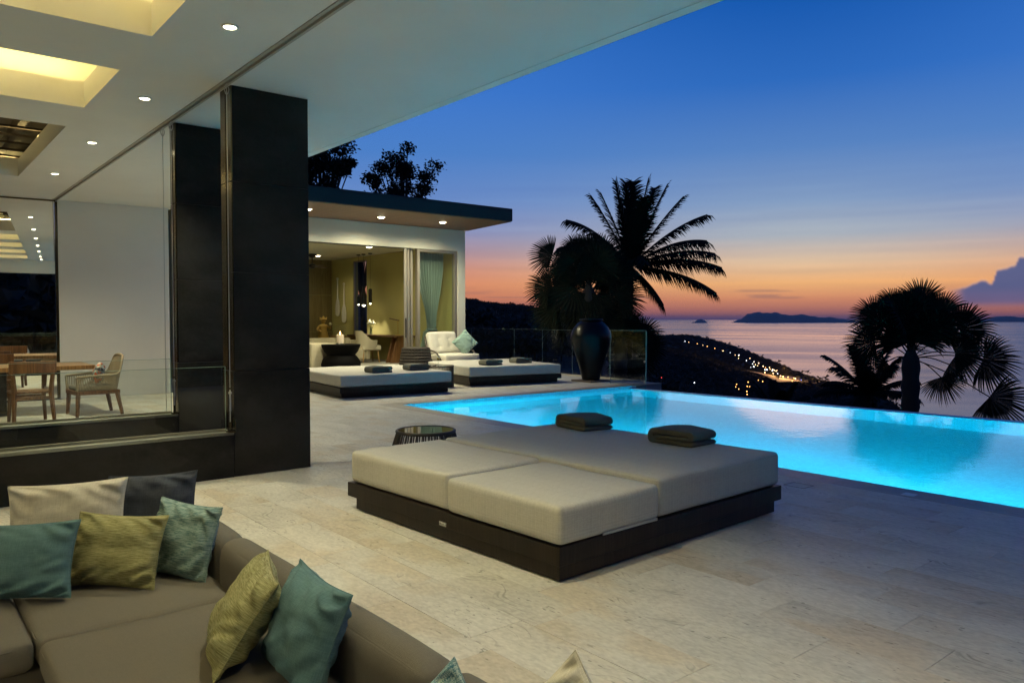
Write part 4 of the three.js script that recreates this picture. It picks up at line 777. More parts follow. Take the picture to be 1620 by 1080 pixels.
  part('vase', lathe([[0, 0.003], [0.05, 0.003], [0.055, 0.02], [0.05, 0.17], [0.055, 0.18]], 28), mat([0.8, 0.88, 0.84], 0, { transmission: 0.9, thickness: 0, side: THREE.DoubleSide }), fl);
  const rnd = mulberry(5), petal = mat([0.75, 0.72, 0.52], 0.7), green = mat([0.06, 0.11, 0.03], 0.6, { side: THREE.DoubleSide });
  for (let i = 0; i < 9; i++) { const a = rnd() * 6.3, r = 0.03 + 0.10 * rnd(), h = 0.30 + 0.12 * rnd(), x = Math.cos(a) * r, z = Math.sin(a) * r; part('stem', tube([[x * 0.1, 0.02, z * 0.1], [x * 0.3, 0.18, z * 0.3], [x, h, z]], 0.004, 8, 5), green, fl); const head = new THREE.IcosahedronGeometry(0.042, 2), q = head.attributes.position; for (let k = 0; k < q.count; k++) { const f = 1 + 0.16 * Math.sin(q.getX(k) * 130 + i) * Math.cos(q.getZ(k) * 150); q.setXYZ(k, q.getX(k) * f, q.getY(k) * 0.85 * f, q.getZ(k) * f); } head.computeVertexNormals(); part('blossom', head.translate(x, h + 0.02, z), petal, fl); }
  for (let i = 0; i < 7; i++) { const a = i * 0.9, q = new THREE.PlaneGeometry(0.06, 0.17, 2, 4); const p = q.attributes.position; for (let k = 0; k < p.count; k++) { const t = (p.getY(k) + 0.085) / 0.17; p.setXYZ(k, p.getX(k) * Math.sin(Math.min(1, t + 0.1) * Math.PI), 0.2 + t * 0.06 - t * t * 0.05, 0.03 + t * 0.17); } q.rotateY(a); q.computeVertexNormals(); part('leaf', q, green, fl); }
  // desk lamp
  const dl = thing('desk_lamp', 'slim brass desk lamp with a flat arm on the pavilion desk', 'lamp', [11.65, 0.988, -19.5]), brass = mat([0.45, 0.30, 0.08], 0.35, { metalness: 0.9 });
  part('base', cyl(0.075, 0.08, 0.02, 24, 0, 0.001, 0), brass, dl); part('stem', bar([0, 0.02, 0], [0, 0.45, 0], 0.011, 10), brass, dl); part('head', bar([0.0, 0.44, 0.06], [-0.03, 0.50, -0.42], 0.018, 10), darkTeak, dl);
  // pendants
  for (const [z, y0, len, r, label] of [[-21.79, 1.93, 0.26, 0.05, 'left short dark pendant lamp over the pavilion desk'], [-21.46, 1.91, 0.62, 0.085, 'middle wide dark pendant lamp over the pavilion desk'], [-21.04, 1.95, 0.45, 0.055, 'right slim cylinder pendant lamp over the pavilion desk']]) {
    const o = thing('pendant_lamp', label, 'pendant lamp', [11.6, y0, z], 0);
    part('lamp_shade', r > 0.08 ? lathe([[0.08, 0], [0.085, 0.02], [0.085, 0.3], [0.05, 0.45], [0.02, len], [0, len]], 24) : lathe([[r * 0.9, 0], [r, 0.015], [r, len - 0.02], [r * 0.5, len], [0, len]], 24), black, o);
    part('cord', cyl(0.004, 0.004, 3.48 - y0 - len, 6, 0, len, 0), black, o); part('canopy', cyl(0.06, 0.06, 0.03, 20, 0, 3.458 - y0, 0), black, o);
    part('bulb', new THREE.SphereGeometry(r * 0.6, 14, 10).translate(0, 0.0, 0), glow(WARM, 10), o);
    spot(new THREE.Color().setRGB(1, 0.93, 0.76), LAMP.pendant, [11.6, y0 - 0.04, z], [11.9, 0.9, z], 0.55, 1);
  }
  // ceiling fan
  const fan = thing('ceiling_fan', 'dark ceiling fan in the pavilion room beside the pillar edge', 'ceiling fan', [10.40, 3.49, -22.55]);
  part('canopy', lathe([[0.0, 0], [0.15, 0], [0.14, -0.04], [0.05, -0.11], [0, -0.11]].reverse(), 28), black, fan); part('rod', cyl(0.018, 0.018, 0.2, 10, 0, -0.3, 0), black, fan); part('motor', lathe([[0, -0.44], [0.07, -0.43], [0.11, -0.37], [0.09, -0.31], [0, -0.29]], 28), black, fan);
  for (let i = 0; i < 3; i++) part('blade', bx(0.09, -0.385, -0.07, 0.72, -0.372, 0.07, 0.005).rotateX(0.0).rotateY(i * 2.094 + 2.6), darkTeak, fan);
}
// lounge chair, its pillow, and the big basket on the terrace in front of the pavilion
{
  const o = thing('lounge_chair', 'cream cushioned lounge chair with woven frame before the pavilion window', 'chair', [11.45, 0, -16.42], 0.12);   // faces local +z
  part('frame', [bx(-0.60, 0.30, -0.32, 0.60, 0.36, 0.36, 0.01), leg([-0.56, 0, 0.32], [-0.56, 0.3, 0.32], 0.04, 0.05), leg([0.56, 0, 0.32], [0.56, 0.3, 0.32], 0.04, 0.05), leg([-0.56, 0, -0.3], [-0.56, 0.3, -0.3], 0.04, 0.05), leg([0.56, 0, -0.3], [0.56, 0.3, -0.3], 0.04, 0.05)], darkTeak, o);
  for (const s of [-1, 1]) part('side_rail', tube([[s * 0.62, 0.34, 0.34], [s * 0.65, 0.62, 0.1], [s * 0.64, 0.72, -0.25], [s * 0.55, 1.0, -0.48]], 0.022, 24, 8), rattan, o);
  part('back_rail', tube([[-0.55, 1.0, -0.48], [0, 1.04, -0.51], [0.55, 1.0, -0.48]], 0.022, 20, 8), rattan, o);
  const slats = []; for (let i = 0; i < 12; i++) { const x = lerp(-0.5, 0.5, i / 11); slats.push(bar([x, 0.34, -0.3], [x, 1.01, -0.49], 0.008, 6)); } part('back_slats', slats, rattan, o).userData.kind = 'stuff';
  part('seat_cushion', softBox(-0.58, 0.365, -0.30, 0.60, 0.575, 0.40, 0.05, 0.018, 81, 14), ivoryCloth, o);
  // tufted back cushion: the same crowned block with pulled-in buttons
  const g = softBox(-0.56, 0, -0.09, 0.40, 0.58, 0.09, 0.07, 0.02, 82, 26), p = g.attributes.position;
  for (let i = 0; i < p.count; i++) { let z = p.getZ(i); if (z > 0.03) for (const [bx0, by0] of [[-0.26, 0.19], [0.1, 0.19], [-0.26, 0.39], [0.1, 0.39]]) { const q = Math.hypot(p.getX(i) - bx0, p.getY(i) - by0); z -= 0.032 * Math.exp(-((q / 0.085) ** 2)); } p.setZ(i, z); }
  g.computeVertexNormals(); part('back_cushion', g.rotateX(-0.28).translate(0, 0.57, -0.24), ivoryCloth, o);
  pillow('pale teal square pillow set on its corner on the lounge chair', paleTeal, [0.52, 0.52, 0.15], [11.74, 0.86, -16.28], [0.72, 0.66, 0.12], [-0.68, 0.66, -0.26], 13);
  const b = thing('rattan_basket', 'big flared rattan basket stool by the pavilion sliding doors', 'basket', [10.25, 0, -16.3]);
  const rows = []; for (let k = 0; k < 11; k++) { const y = 0.035 + k * 0.07, r = lerp(0.45, 0.325, (k / 10) ** 1.3); rows.push(new THREE.TorusGeometry(r, 0.024, 6, 44).scale(1, 1, 1.4).rotateX(Math.PI / 2).translate(0, y, 0)); }
  rows.forEach((r, i) => part('woven_band', r, basketWeave, b));
  const st = []; for (let i = 0; i < 28; i++) { const a = i / 28 * 6.2832; st.push(bar([Math.cos(a) * 0.462, 0.01, Math.sin(a) * 0.462], [Math.cos(a) * 0.335, 0.76, Math.sin(a) * 0.335], 0.014, 6)); } part('stakes', st, basketWeave, b).userData.kind = 'stuff';
  part('lid', lathe([[0, 0.775], [0.31, 0.775], [0.34, 0.76], [0.33, 0.74]], 40), basketWeave, b);
}
// glass rail along the terrace edge, corner pane, urn
{
  const t = thing('terrace_glass_rail', 'frameless glass rail along the right terrace edge behind the urn', 'balustrade', [13.86, 0, -15.5]);
  const zs = [-11.95, -13.14, -14.46, -15.63, -16.84, -18.9, -20.4];
  for (let i = 0; i < zs.length - 1; i++) partW('glass_panel', new THREE.PlaneGeometry(zs[i] - zs[i + 1] - 0.014, 1.17).rotateY(-Math.PI / 2).translate(13.86, 0.60, (zs[i] + zs[i + 1]) / 2), tintGlass, t);
  partW('polished_edge', [bx(13.855, 1.186, zs[6], 13.865, 1.191, zs[0], 0), ...zs.map((z) => bx(13.855, 0.016, z + 0.002, 13.865, 1.185, z + 0.007, 0))], glassEdge, t);
  partW('base_channel', bx(13.83, 0.001, zs[6], 13.853, 0.04, zs[0], 0.003), mat([0.45, 0.42, 0.36], 0.5), t);
  const c = thing('corner_glass_pane', 'single glass pane standing on the pool corner at the infinity edge', 'balustrade', [12.86, 0, -11.6]);
  partW('glass_panel', new THREE.PlaneGeometry(1.05, 1.29).rotateY(-Math.PI / 2).translate(12.86, 0.585, -11.63), tintGlass, c);
  partW('polished_edge', [bx(12.855, 1.23, -12.155, 12.865, 1.235, -11.105, 0), bx(12.855, -0.06, -12.16, 12.865, 1.2295, -12.155, 0), bx(12.855, -0.06, -11.105, 12.865, 1.2295, -11.10, 0)], glassEdge, c);
  partW('clamp', new THREE.CylinderGeometry(0.022, 0.022, 0.03, 16).rotateZ(Math.PI / 2).translate(12.86, 0.55, -11.13), steel, c);
  const u = thing('urn', 'tall black glazed urn standing at the pool corner under the palms', 'urn', [13.0, 0.0, -12.92]);
  part('plinth_slab', bx(-0.33, 0.003, -0.33, 0.33, 0.035, 0.33, 0.004), mat([0.10, 0.075, 0.055], 0.6), u);
  part('body', lathe([[0, 0.036], [0.205, 0.036], [0.215, 0.06], [0.25, 0.22], [0.315, 0.45], [0.40, 0.70], [0.468, 0.92], [0.487, 1.03], [0.475, 1.13], [0.42, 1.26], [0.335, 1.37], [0.275, 1.415], [0.255, 1.43], [0.25, 1.45]], 72), mat([0.003, 0.0033, 0.0036], 0.3, { specularIntensity: 0.4 }), u);
  part('rim', new THREE.TorusGeometry(0.258, 0.02, 12, 56).rotateX(Math.PI / 2).translate(0, 1.462, 0), mat([0.008, 0.009, 0.010], 0.35, { specularIntensity: 0.6 }), u);
}

// ------------------------------------------------------------------ palms
// the blade of a fan leaf: narrow fingers joined for a bit more than half their length, hub at the origin, pointing along +y
function fanBlade(rnd, rad) {
  const pos = [], n = 34, half = 1.5 + rnd() * 0.25, cut = 0.5 + rnd() * 0.1, tri = (...p) => pos.push(...p.flat()), da = half / n;
  for (let i = 0; i < n; i++) {
    const a = lerp(-half, half, (i + 0.5) / n), L = rad * (0.80 + 0.20 * Math.cos(a * 0.8)) * (0.92 + 0.13 * rnd()), r1 = L * cut, w = da * rad * 0.74, fold = (i & 1 ? 1 : -1) * 0.010, cup = 0.10 * rad * Math.abs(Math.sin(a)), b = (rnd() - 0.5) * 0.07;
    const at = (r, t, z) => [Math.sin(t) * r, Math.cos(t) * r, z], c = Math.cos(a + b), s = Math.sin(a + b), mid = L * 0.8, zm = cup * 0.5 - 0.04 * L, zt = cup * 0.3 - (0.10 + 0.14 * rnd()) * L;
    const A = at(r1, a - da, cup * 0.6 - fold), B = at(r1, a + da, cup * 0.6 + fold), C = [s * mid - c * w * 0.5, c * mid + s * w * 0.5, zm], D = [s * mid + c * w * 0.5, c * mid - s * w * 0.5, zm];
    tri([0, 0, 0], A, B); tri(A, C, B); tri(B, C, D); tri(C, at(L, a + b * 1.6, zt), D);
  }
  const g = new THREE.BufferGeometry(); g.setAttribute('position', new THREE.Float32BufferAttribute(pos, 3)); return g;
}
// a whole leaf: arching stalk from the crown to its hub, blade pointing along dir with its face towards face, tips sagging
function fanLeaf(rnd, hub, dir, face, rad) {
  const H = new V3(...hub), Y = new V3(...dir).normalize(), Z = new V3(...face).addScaledVector(Y, -new V3(...face).dot(Y)).normalize(), X = Y.clone().cross(Z);
  const g = fanBlade(rnd, rad).applyMatrix4(new THREE.Matrix4().makeBasis(X, Y, Z).setPosition(H)), p = g.attributes.position, v = new V3();
  for (let i = 0; i < p.count; i++) { v.fromBufferAttribute(p, i); const r = v.distanceTo(H) / rad; p.setY(i, v.y - 0.16 * rad * r ** 3); }
  g.computeVertexNormals();
  return join([g, tube([[0, 0, 0], [hub[0] * 0.5, hub[1] * 0.5 + 0.08, hub[2] * 0.5], hub], 0.014, 8, 5)]);
}
function fanPalm(label, [x, z], crownY, dome, reach, rad, seed, old, trunkR = 0.15) {
  const y0 = groundY(x, z) - 0.3, o = thing('fan_palm', label, 'palm tree', [x, y0, z]), rnd = mulberry(seed), H = crownY - y0, r = Math.hypot(x, z);
  const ring = []; for (let k = 0; k <= 46; k++) ring.push([trunkR + 0.03 * (k % 2) + (k > 40 ? 0.03 : 0) + 0.04 * (1 - k / 46), (H * k) / 46]); ring.push([trunkR * 0.8, H + 0.12], [trunkR * 0.4, H + 0.3], [0, H + 0.42]);
  part('trunk', lathe(ring, 16), bark, o);
  const side = new V3(-z / r, 0, x / r), out = new V3(x / r, 0, z / r), put = (hub, dir, face, size) => { part('frond', fanLeaf(rnd, hub, dir, face, size), palmLeaf, o).position.y = H; };
  for (let i = 0; i < dome; i++) {                      // young leaves, upright in all directions
    const k = (i + 0.5) / dome, el = lerp(88, 52, k ** 0.9) * R, a = i * 2.39996 + rnd() * 0.4, d = new V3(Math.cos(a) * Math.cos(el), Math.sin(el), Math.sin(a) * Math.cos(el));
    const f = new V3(rnd() - 0.5, rnd() * 0.4, rnd() - 0.5).addScaledVector(out, (i % 2 ? -1 : 1) * 0.7);
    put(d.clone().multiplyScalar(reach * (i % 3 === 0 ? 0.42 : 0.62 + 0.5 * rnd())).toArray(), d.clone().add(new V3(0, -0.25 + 0.3 * rnd(), 0)).toArray(), f.toArray(), rad * (0.88 + 0.2 * rnd()));
  }
  for (const [s, u, deg, size] of old) {                // older leaves held out on long stalks: hub sideways, up, where the blade points, size
    const q = (rnd() - 0.5) * 0.9, h = side.clone().multiplyScalar(s).addScaledVector(out, q * 0.7); h.y = u;
    const d = side.clone().multiplyScalar(Math.cos(deg * R)).addScaledVector(out, (rnd() - 0.5) * 0.5); d.y = Math.sin(deg * R);
    put(h.multiplyScalar(1.06).toArray(), d.toArray(), out.clone().addScaledVector(side, (rnd() - 0.5) * 0.7).add(new V3(0, (rnd() - 0.5) * 0.5, 0)).toArray(), size * 0.86);
  }
  return o;
}
// a feather palm frond leaving along (az, el), its tip pulled down
function featherFrond(az, el, L, sag, leaf, rnd) {
  const pts = [], d = new V3(Math.sin(az * R) * Math.cos(el * R), Math.sin(el * R), -Math.cos(az * R) * Math.cos(el * R)), p = new V3(), n = 14;
  for (let i = 0; i <= n; i++) { pts.push(p.clone()); p.addScaledVector(d, L / n); d.y -= sag / n * (0.4 + i / n); d.normalize(); }
  const c = new THREE.CatmullRomCurve3(pts), pos = [], N = 72, side = new V3(Math.cos(az * R), 0, Math.sin(az * R));
  for (let i = 4; i < N; i++) for (const s of [-1, 1]) {
    const t = i / N, P = c.getPointAt(t), T = c.getTangentAt(t), len = leaf * Math.sin(Math.min(1, t * 1.25 + 0.12) * Math.PI * 0.62 + 0.35) * (0.85 + rnd() * 0.3) * (t > 0.9 ? 0.75 : 1);
    const D = T.clone().multiplyScalar(0.75).addScaledVector(side, s * (0.9 + (rnd() - 0.5) * 0.3)); D.y -= 0.08 + rnd() * 0.2 + (1 - T.y) * 0.36; D.normalize();
    const W = T.clone().multiplyScalar(0.025), M = P.clone().addScaledVector(D, len * 0.55), E = P.clone().addScaledVector(D, len); E.y -= len * (0.06 + rnd() * 0.1 + (1 - Math.abs(T.y)) * 0.22);
    const a = P.clone().sub(W), b = P.clone().add(W), e = M.clone().addScaledVector(W, 0.8), f = M.clone().addScaledVector(W, -0.8);
    for (const q of [a, b, e, a, e, f, f, e, E]) pos.push(q.x, q.y, q.z);
  }
  const g = new THREE.BufferGeometry(); g.setAttribute('position', new THREE.Float32BufferAttribute(pos, 3)); g.computeVertexNormals();
  return join([g, new THREE.TubeGeometry(c, 20, 0.018, 5)]);
}
function featherPalm(label, [x, z], crownY, fronds, leaf, seed, lean = [0, 0]) {
  const y0 = groundY(x, z) - 0.3, o = thing('coconut_palm', label, 'palm tree', [x, y0, z]), rnd = mulberry(seed), H = crownY - y0;
  part('trunk', new THREE.TubeGeometry(new THREE.CatmullRomCurve3([new V3(-lean[0], 0, -lean[1]), new V3(-lean[0] * 0.5, H * 0.45, -lean[1] * 0.5), new V3(0, H, 0)]), 30, 0.09, 10), bark, o);
  for (const [az, el, L, sag] of fronds) { const m = part('frond', featherFrond(az, el, L, sag, leaf, rnd), palmLeaf, o); m.position.y = H; }
  if (leaf > 0.3) part('nut_cluster', [0, 1, 2, 3, 4].map((i) => new THREE.SphereGeometry(0.1, 10, 8).scale(1, 1.25, 1).translate(Math.cos(i * 1.3) * 0.2, H - 0.22 - (i % 2) * 0.1, Math.sin(i * 1.3) * 0.2)), bark, o);
  return o;
}
fanPalm('broad fan palm beyond the right end of the pool', [19.1, -8.2], 0.54, 20, 0.98, 0.88, 21, [[-0.75, 0.94, 160, 0.78], [-0.75, 0.36, 184, 0.92], [-0.55, 0.7, 150, 0.7], [0.95, 0.66, 14, 1.0], [0.86, 0.14, 12, 0.98], [1.42, 0.0, -16, 0.98], [0.6, -0.42, -66, 0.72], [1.52, -0.8, -34, 1.05], [0.75, -0.12, -30, 0.6], [-0.5, -0.1, 215, 0.55], [0.55, 1.0, 42, 0.8], [-0.35, 1.15, 125, 0.8], [0.15, 1.25, 85, 0.85]]);
fanPalm('fan palm behind the black urn, left of the coconut palm', [15.2, -15.2], 2.2, 20, 0.92, 0.8, 34, [[-0.95, 0.97, 165, 0.86], [-1.0, 0.12, 172, 0.9], [-0.85, -0.38, 184, 1.0], [-0.6, 0.6, 150, 0.85], [-0.75, -0.8, 205, 0.8], [0.75, -0.2, 10, 0.72], [0.8, 0.35, 25, 0.75], [0.45, 0.8, 50, 0.8], [-0.2, -0.7, 250, 0.7], [0.4, -0.75, -60, 0.75], [-0.3, 1.1, 110, 0.75], [-0.3, 0.45, 215, 0.8], [0.3, 0.45, -35, 0.8], [-0.35, 0.1, 236, 1.05], [0.4, 0.1, 304, 1.05], [0.0, 0.0, 268, 1.05], [-0.7, -0.1, 222, 1.05], [0.75, -0.1, -38, 1.05], [-0.5, 0.3, 180, 0.95], [0.5, 0.35, 8, 0.95], [-0.2, -0.4, 250, 0.95], [0.3, -0.4, 285, 0.95]]);
fanPalm('low fan palm crown just right of the urn behind the corner pane', [16.6, -15.3], 0.75, 18, 0.55, 0.7, 37, [[0.55, 0.25, 22, 0.85], [0.65, 0.0, -2, 0.85], [0.5, -0.3, -35, 0.8], [-0.55, 0.15, 165, 0.75], [-0.6, -0.3, 200, 0.8], [0.1, -0.5, -80, 0.8]]);
{
  const fr = [[0, 86, 2.6, 0.1], [60, 82, 2.7, 0.12], [130, 79, 2.75, 0.15], [300, 80, 2.65, 0.2], [95, 70, 2.7, 0.3], [330, 70, 2.5, 0.35], [135, 68, 2.75, 0.3], [309, 64, 2.5, 0.4], [129, 57, 2.7, 0.4], [210, 62, 2.3, 0.5],
    [138, 44, 2.8, 0.7], [118, 22, 2.9, 0.75], [150, 12, 2.8, 0.8], [134, -4, 2.8, 0.8], [165, 30, 2.6, 0.9], [312, 50, 2.5, 1.0], [300, 34, 2.5, 1.3], [280, 10, 1.8, 1.3], [215, 20, 2.0, 1.2], [40, 24, 2.0, 1.2], [150, -40, 1.6, 0.8]];
  featherPalm('tall coconut palm standing highest behind the urn', [17.9, -16.1], 3.1, fr, 0.66, 51, [0.35, -0.3]);
  const young = []; for (let i = 0; i < 16; i++) young.push([i * 137.5 % 360, 74 - i * 4.2, 1.5 + (i % 3) * 0.15, 0.5 + i * 0.05]);
  featherPalm('young feather palm left of the broad fan palm, beyond the pool edge', [23.8, -11.5], -0.9, young, 0.42, 52);
  const young2 = young.map(([a, e, l, s]) => [a + 40, e - 6, l * 0.9, s]);
  featherPalm('small feather palm low at the pool edge, farther left of the fan palm', [28, -17.2], -2.3, young2, 0.4, 53);
}

// ------------------------------------------------------------------ broadleaf trees, shrubs and the wood on the slopes
// many bent leaves gathered in clumps, gaps between the clumps
function crown(rnd, n, clumps, leaf) {
  const pos = [], q = new THREE.Quaternion(), e = new THREE.Euler(), v = new V3();
  for (let i = 0; i < n; i++) {
    const [cx, cy, cz, r] = clumps[Math.floor(rnd() * clumps.length)], a = rnd() * 6.2832, b = Math.acos(2 * rnd() - 1), k = r * Math.cbrt(rnd()) * (0.75 + 0.5 * rnd());
    const C = new V3(cx + k * Math.sin(b) * Math.cos(a), cy + k * Math.cos(b) * 0.8, cz + k * Math.sin(b) * Math.sin(a)), s = leaf * (0.7 + 0.6 * rnd());
    e.set((rnd() - 0.5) * 2.2 + 0.6, rnd() * 6.2832, (rnd() - 0.5) * 1.6); q.setFromEuler(e);
    const P = [[0, 0, 0], [0.32, 0.06, 0.5], [0, -0.05, 1.1], [-0.32, 0.06, 0.5]].map((p) => v.set(...p).multiplyScalar(s).applyQuaternion(q).add(C).toArray());
    for (const j of [0, 1, 2, 0, 2, 3]) pos.push(...P[j]);
  }
  const g = new THREE.BufferGeometry(); g.setAttribute('position', new THREE.Float32BufferAttribute(pos, 3)); g.computeVertexNormals(); return g;
}
function broadTree(label, [x, z], base, clumps, n, leaf, seed, group) {     // clumps: [x, y, z, r] in world height
  const o = thing('broadleaf_tree', label, 'tree', [x, base, z], 0, group), rnd = mulberry(seed), limbs = [];
  const cy = clumps.reduce((s, c) => s + c[1], 0) / clumps.length - base, local = clumps.map(([a, b, c, r]) => [a, b - base, c, r]);
  part('trunk', [tube([[0, 0, 0], [0.1, cy * 0.4, 0.05], [0, cy * 0.78, 0]], 0.16, 12, 8), bar([0, cy * 0.76, 0], [0, cy, 0], 0.14, 8, 0.06)], bark, o);
  for (const [a, b, c] of local) limbs.push(tube([[0, cy * 0.6, 0], [a * 0.45, lerp(cy * 0.6, b, 0.6), c * 0.45], [a, b, c]], 0.035, 8, 5));
  for (let i = 0; i < 40; i++) { const [a, b, c, r] = local[Math.floor(rnd() * local.length)], d = [a + (rnd() - 0.5) * 2.4 * r, b + (rnd() - 0.3) * 2 * r, c + (rnd() - 0.5) * 2.4 * r]; limbs.push(bar([a, b, c], d, 0.016, 4, 0.005)); }
  part('limbs', limbs, bark, o); part('crown', crown(rnd, n, local, leaf), foliage, o); return o;
}
{
  const az = (d, r) => [Math.sin(d * R) * r, -Math.cos(d * R) * r];
  const rnd = mulberry(77), cl = [];
  // open crowned tree above the pavilion roof
  for (let i = 0; i < 30; i++) { const t = rnd() * 6.2832, k = Math.sqrt(rnd()); cl.push([Math.cos(t) * k * 2.25, 9.4 + Math.sin(t) * k * 1.55 + (Math.abs(Math.cos(t) * k) < 0.35 ? 0.45 : -0.1), (rnd() - 0.5) * 2.6, 0.36 + rnd() * 0.26]); }
  for (let i = 0; i < 8; i++) cl.push([(rnd() - 0.4) * 2.6, 7.6 + rnd() * 1.0, (rnd() - 0.5) * 2, 0.4]);
  broadTree('open crowned tree rising behind the middle of the pavilion roof', az(31.3, 45), -4, cl, 6200, 0.17, 61);
  const c2 = []; for (let i = 0; i < 34; i++) c2.push([(rnd() - 0.75) * 4.2, 7.4 + rnd() * 3.3 - i * 0.01, (rnd() - 0.5) * 3, 0.42 + rnd() * 0.3]);
  c2.push([1.15, 9.3, 0, 0.3], [1.5, 9.45, 0.1, 0.25], [0.8, 9.2, 0, 0.3]);
  broadTree('dense dark tree behind the pavilion roof, at the edge of the black pillar', az(25.6, 40), -4, c2, 8000, 0.18, 62);
  const c3 = []; for (let i = 0; i < 30; i++) c3.push([(rnd() - 0.5) * 5.5, 6.6 + rnd() * 1.6 * (1 - Math.abs(rnd() - 0.5)), (rnd() - 0.5) * 2, 0.45 + rnd() * 0.25]);
  broadTree('low dark tree crowns just above the pavilion roof between two taller trees', az(28.2, 43), -4, c3, 6000, 0.18, 63);
  // bushy trees below the pool edge
  const proto = broadTree('dark bushy tree below the terrace beyond the corner pane', az(50.2, 34), groundY(...az(50.2, 34)) - 0.5, Array.from({ length: 22 }, () => [(rnd() - 0.5) * 4.4, groundY(...az(50.2, 34)) + 2.2 + rnd() * 3.4, (rnd() - 0.5) * 4.4, 0.7 + rnd() * 0.4]), 5200, 0.24, 64, 'bushy trees on the slope below the pool');
  for (const [d, r, label, t, k] of [[48.4, 30, 'dark bushy tree behind the urn, below the low fan palm', 1], [53, 52, 'dark bushy tree on the slope left of the town lights', 2], [61.5, 44, 'dark bushy tree on the slope under the small feather palm', 3, 1.3], [64.5, 36, 'dark bushy tree between the young palm and the fan palm', 4, 1.45], [62.9, 30, 'dark bushy tree right under the young feather palm', 1.7, 1.35], [57, 70, 'dark bushy tree low on the slope below the town lights', 3.3]]) {
    const [x, z] = az(d, r); const c = copyOf(proto, label, [x, groundY(x, z) - 0.8, z], t); c.scale.setScalar(k ?? 1);
  }
  // woods: three clump shapes scattered over the slopes
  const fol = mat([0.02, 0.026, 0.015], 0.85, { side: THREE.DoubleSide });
  const shapes = [1, 2, 3].map((s) => { const q = mulberry(900 + s), c = Array.from({ length: 9 }, () => { const a = q() * 6.28, k = Math.sqrt(q()) * 0.8; return [Math.cos(a) * k, 0.35 + q() * 0.8 * (1.1 - k), Math.sin(a) * k, 0.36]; }); return join([crown(q, 260, c, 0.26), bar([0, -0.8, 0], [0, 0.5, 0], 0.05, 5)]); });
  const M = new THREE.Matrix4(), Q = new THREE.Quaternion(), S = new V3();
  shapes.forEach((g, si) => {
    const list = [], q = mulberry(300 + si);
    const add = (d, r, s) => { const [x, z] = az(d, r); list.push(M.compose(new V3(x, groundY(x, z) + s * 0.1, z), Q.setFromAxisAngle(new V3(0, 1, 0), q() * 6.28), S.set(s, s * (0.75 + 0.5 * q()), s)).clone()); };
    for (let i = 0; i < 5200; i++) { const d = 30 + q() * 44, [D, H] = landAt(d), r = 60 * Math.pow(D * 1.02 / 60, 0.25 + 0.75 * Math.sqrt(q())); add(d, r, r < 250 ? 2.4 + q() * 1.6 : 4 + q() * 4.5); }
    for (let i = 0; i < 1500; i++) { const d = 33 + q() * 38, [D] = landAt(d); add(d, D * (0.94 + 0.07 * q()), 3.2 + q() * 4 * (D / 1800)); }
    for (let i = 0; i < 1800; i++) { const d = 125 + q() * 215, r = 13 + 55 * q(); add(d % 360 > 180 ? d % 360 - 360 : d % 360, r, 2.5 + q() * 2.5); }
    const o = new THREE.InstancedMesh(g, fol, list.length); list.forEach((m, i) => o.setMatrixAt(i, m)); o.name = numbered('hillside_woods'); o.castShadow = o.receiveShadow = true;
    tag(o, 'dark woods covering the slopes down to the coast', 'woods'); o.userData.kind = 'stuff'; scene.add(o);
  });
  // palm silhouettes among the woods on the shore
  const fp = mulberry(410), pf = []; for (let i = 0; i < 11; i++) { const g = featherFrond(i * 33 + fp() * 20, 70 - i * 7, 1, 1.1, 0.3, fp); pf.push(g.translate(0, 2.6, 0)); }
  const pg = join([...pf, bar([0, -0.6, 0], [0, 2.6, 0], 0.05, 5, 0.035)]), pl = [];
  for (let i = 0; i < 130; i++) { const d = 53 + fp() * 12, [D] = landAt(d), r = D * (0.8 + 0.2 * fp()), [x, z] = az(d, r), s = 3.2 + fp() * 2.2; pl.push(new THREE.Matrix4().compose(new V3(x, groundY(x, z), z), new THREE.Quaternion().setFromAxisAngle(new V3(0, 1, 0), fp() * 6.28), new V3(s * 1.2, s, s * 1.2))); }
  const po = new THREE.InstancedMesh(pg, fol, pl.length); pl.forEach((m, i) => po.setMatrixAt(i, m)); po.name = 'shore_palms'; tag(po, 'far palm silhouettes along the wooded shore', 'palms'); po.userData.kind = 'stuff'; scene.add(po);
}

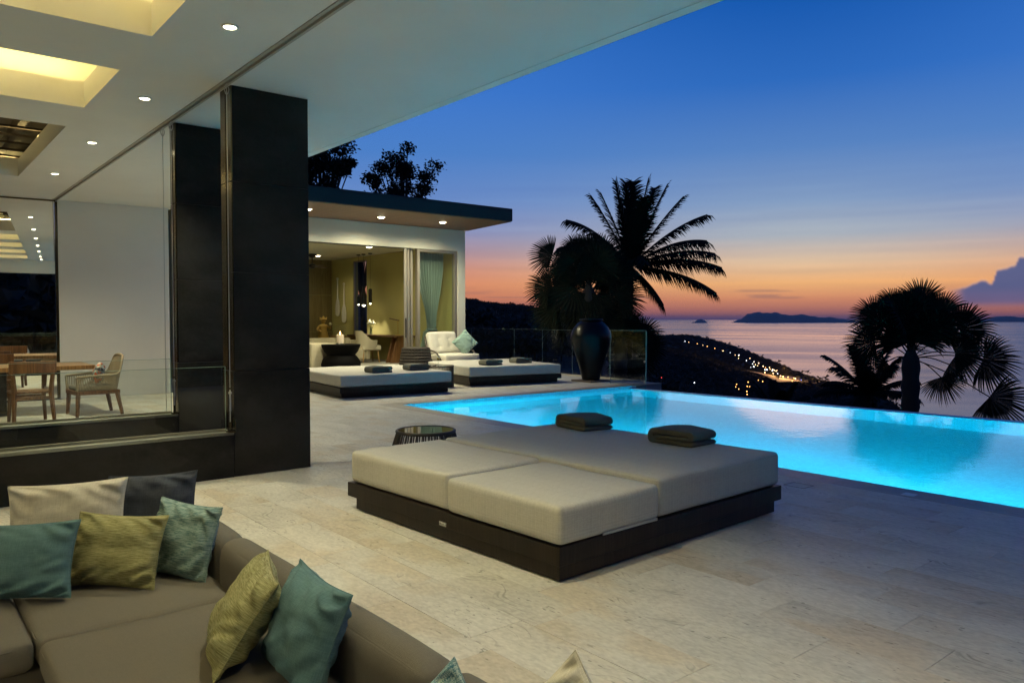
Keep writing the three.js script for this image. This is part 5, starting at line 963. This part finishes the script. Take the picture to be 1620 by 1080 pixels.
// ------------------------------------------------------------------ lights of the town on the coast below
{
  const road = new THREE.CatmullRomCurve3([[1547, -1211], [1652, -1222], [1616, -1153], [1576, -1089], [1536, -1031], [1441, -940], [1368, -878], [1290, -814], [1223, -760], [1170, -713], [1149, -690]].map(([x, z]) => new V3(x, 0, z)));
  const rnd = mulberry(88), kinds = [];
  const head = new THREE.SphereGeometry(0.5, 10, 8), pole = bar([0, -12, 0], [0, 0, 0], 0.12, 5);
  const cols = { warm: [1, 0.62, 0.28], white: [0.85, 0.92, 1], amber: [1, 0.42, 0.10], red: [1, 0.05, 0.04], blue: [0.15, 0.3, 1] };
  const protos = {};
  function lamp(kind, x, z, size, group, label, up = 12) {
    const y = groundY(x, z) + up;
    if (!protos[kind]) { const o = thing('town_light', label, 'street light', [x, y, z], 0, group); part('lamp_head', head, glow(new THREE.Color().setRGB(...cols[kind]), 7), o); part('pole', pole, black, o); protos[kind] = o; o.scale.setScalar(size); }
    else { const c = copyOf(protos[kind], label, [x, y, z]); c.userData.group = group; c.scale.setScalar(size); }
  }
  for (let i = 0; i < 40; i++) { const t = (i + 0.3 * rnd()) / 40, p = road.getPointAt(Math.min(1, t ** 0.8)), k = rnd(); lamp(k < 0.62 ? 'warm' : k < 0.85 ? 'white' : 'amber', p.x + (rnd() - 0.5) * 34, p.z + (rnd() - 0.5) * 34, 1.0 + rnd() * 1.0, k < 0.62 ? 'warm street lights strung along the coast road' : k < 0.85 ? 'white street lights strung along the coast road' : 'amber street lights strung along the coast road', k < 0.62 ? 'small warm light in the string of lights along the coast road' : k < 0.85 ? 'small white light in the string of lights along the coast road' : 'small amber light in the string of lights along the coast road'); }
  for (let i = 0; i < 7; i++) { const p = road.getPointAt(0.7 + 0.24 * i / 7); lamp('white', p.x + (rnd() - 0.5) * 16, p.z + (rnd() - 0.5) * 16, 1.2 + 0.6 * rnd(), 'white street lights strung along the coast road', 'small white light in the string of lights along the coast road', 10); }
  for (const [x, z] of [[796, -545], [861, -575], [934, -609], [746, -503], [780, -530], [850, -560], [1001, -634], [809, -516], [905, -600], [768, -528], [812, -553], [1189, -720], [1125, -661], [1010, -640], [880, -590]]) lamp('amber', x + (rnd() - 0.5) * 20, z + (rnd() - 0.5) * 20, 0.9 + rnd() * 0.6, 'amber lights scattered in the village below the coast road', 'small amber light in the dark village below the coast road');
  for (const [x, z, label] of [[505, -385, 'single white light on the dark slope left of the village'], [1252, -826, 'single white light above the left of the village']]) lamp('white', x, z, 0.8, undefined, label);
  lamp('red', 439, -364, 0.55, undefined, 'single red light on the dark slope near the corner pane');
  lamp('blue', 1150, -665, 1.1, undefined, 'single blue light at the right end of the coast road');
  // one of the lamps that throws a pool of amber light on the road end
  const l = new THREE.PointLight(new THREE.Color().setRGB(1, 0.5, 0.15), 26000, 0, 2); l.name = 'street_light'; l.position.set(1165, groundY(1165, -705) + 26, -705); l.castShadow = true; scene.add(l);
  const clearing = struct('village_street'), g = new THREE.PlaneGeometry(1, 1, 24, 24).rotateX(-Math.PI / 2), p = g.attributes.position;
  for (let i = 0; i < p.count; i++) { const x = 1168 + p.getX(i) * 110 - p.getZ(i) * 20, z = -708 + p.getZ(i) * 90 + p.getX(i) * 30; p.setXYZ(i, x, groundY(x, z) + 9, z); } g.computeVertexNormals();
  part('street', g, mat([0.22, 0.19, 0.16], 0.9), clearing);
}
scene.fog = new THREE.FogExp2(0xffffff, 0.000012);
camera.updateMatrixWorld();
renderer.render(scene, camera);
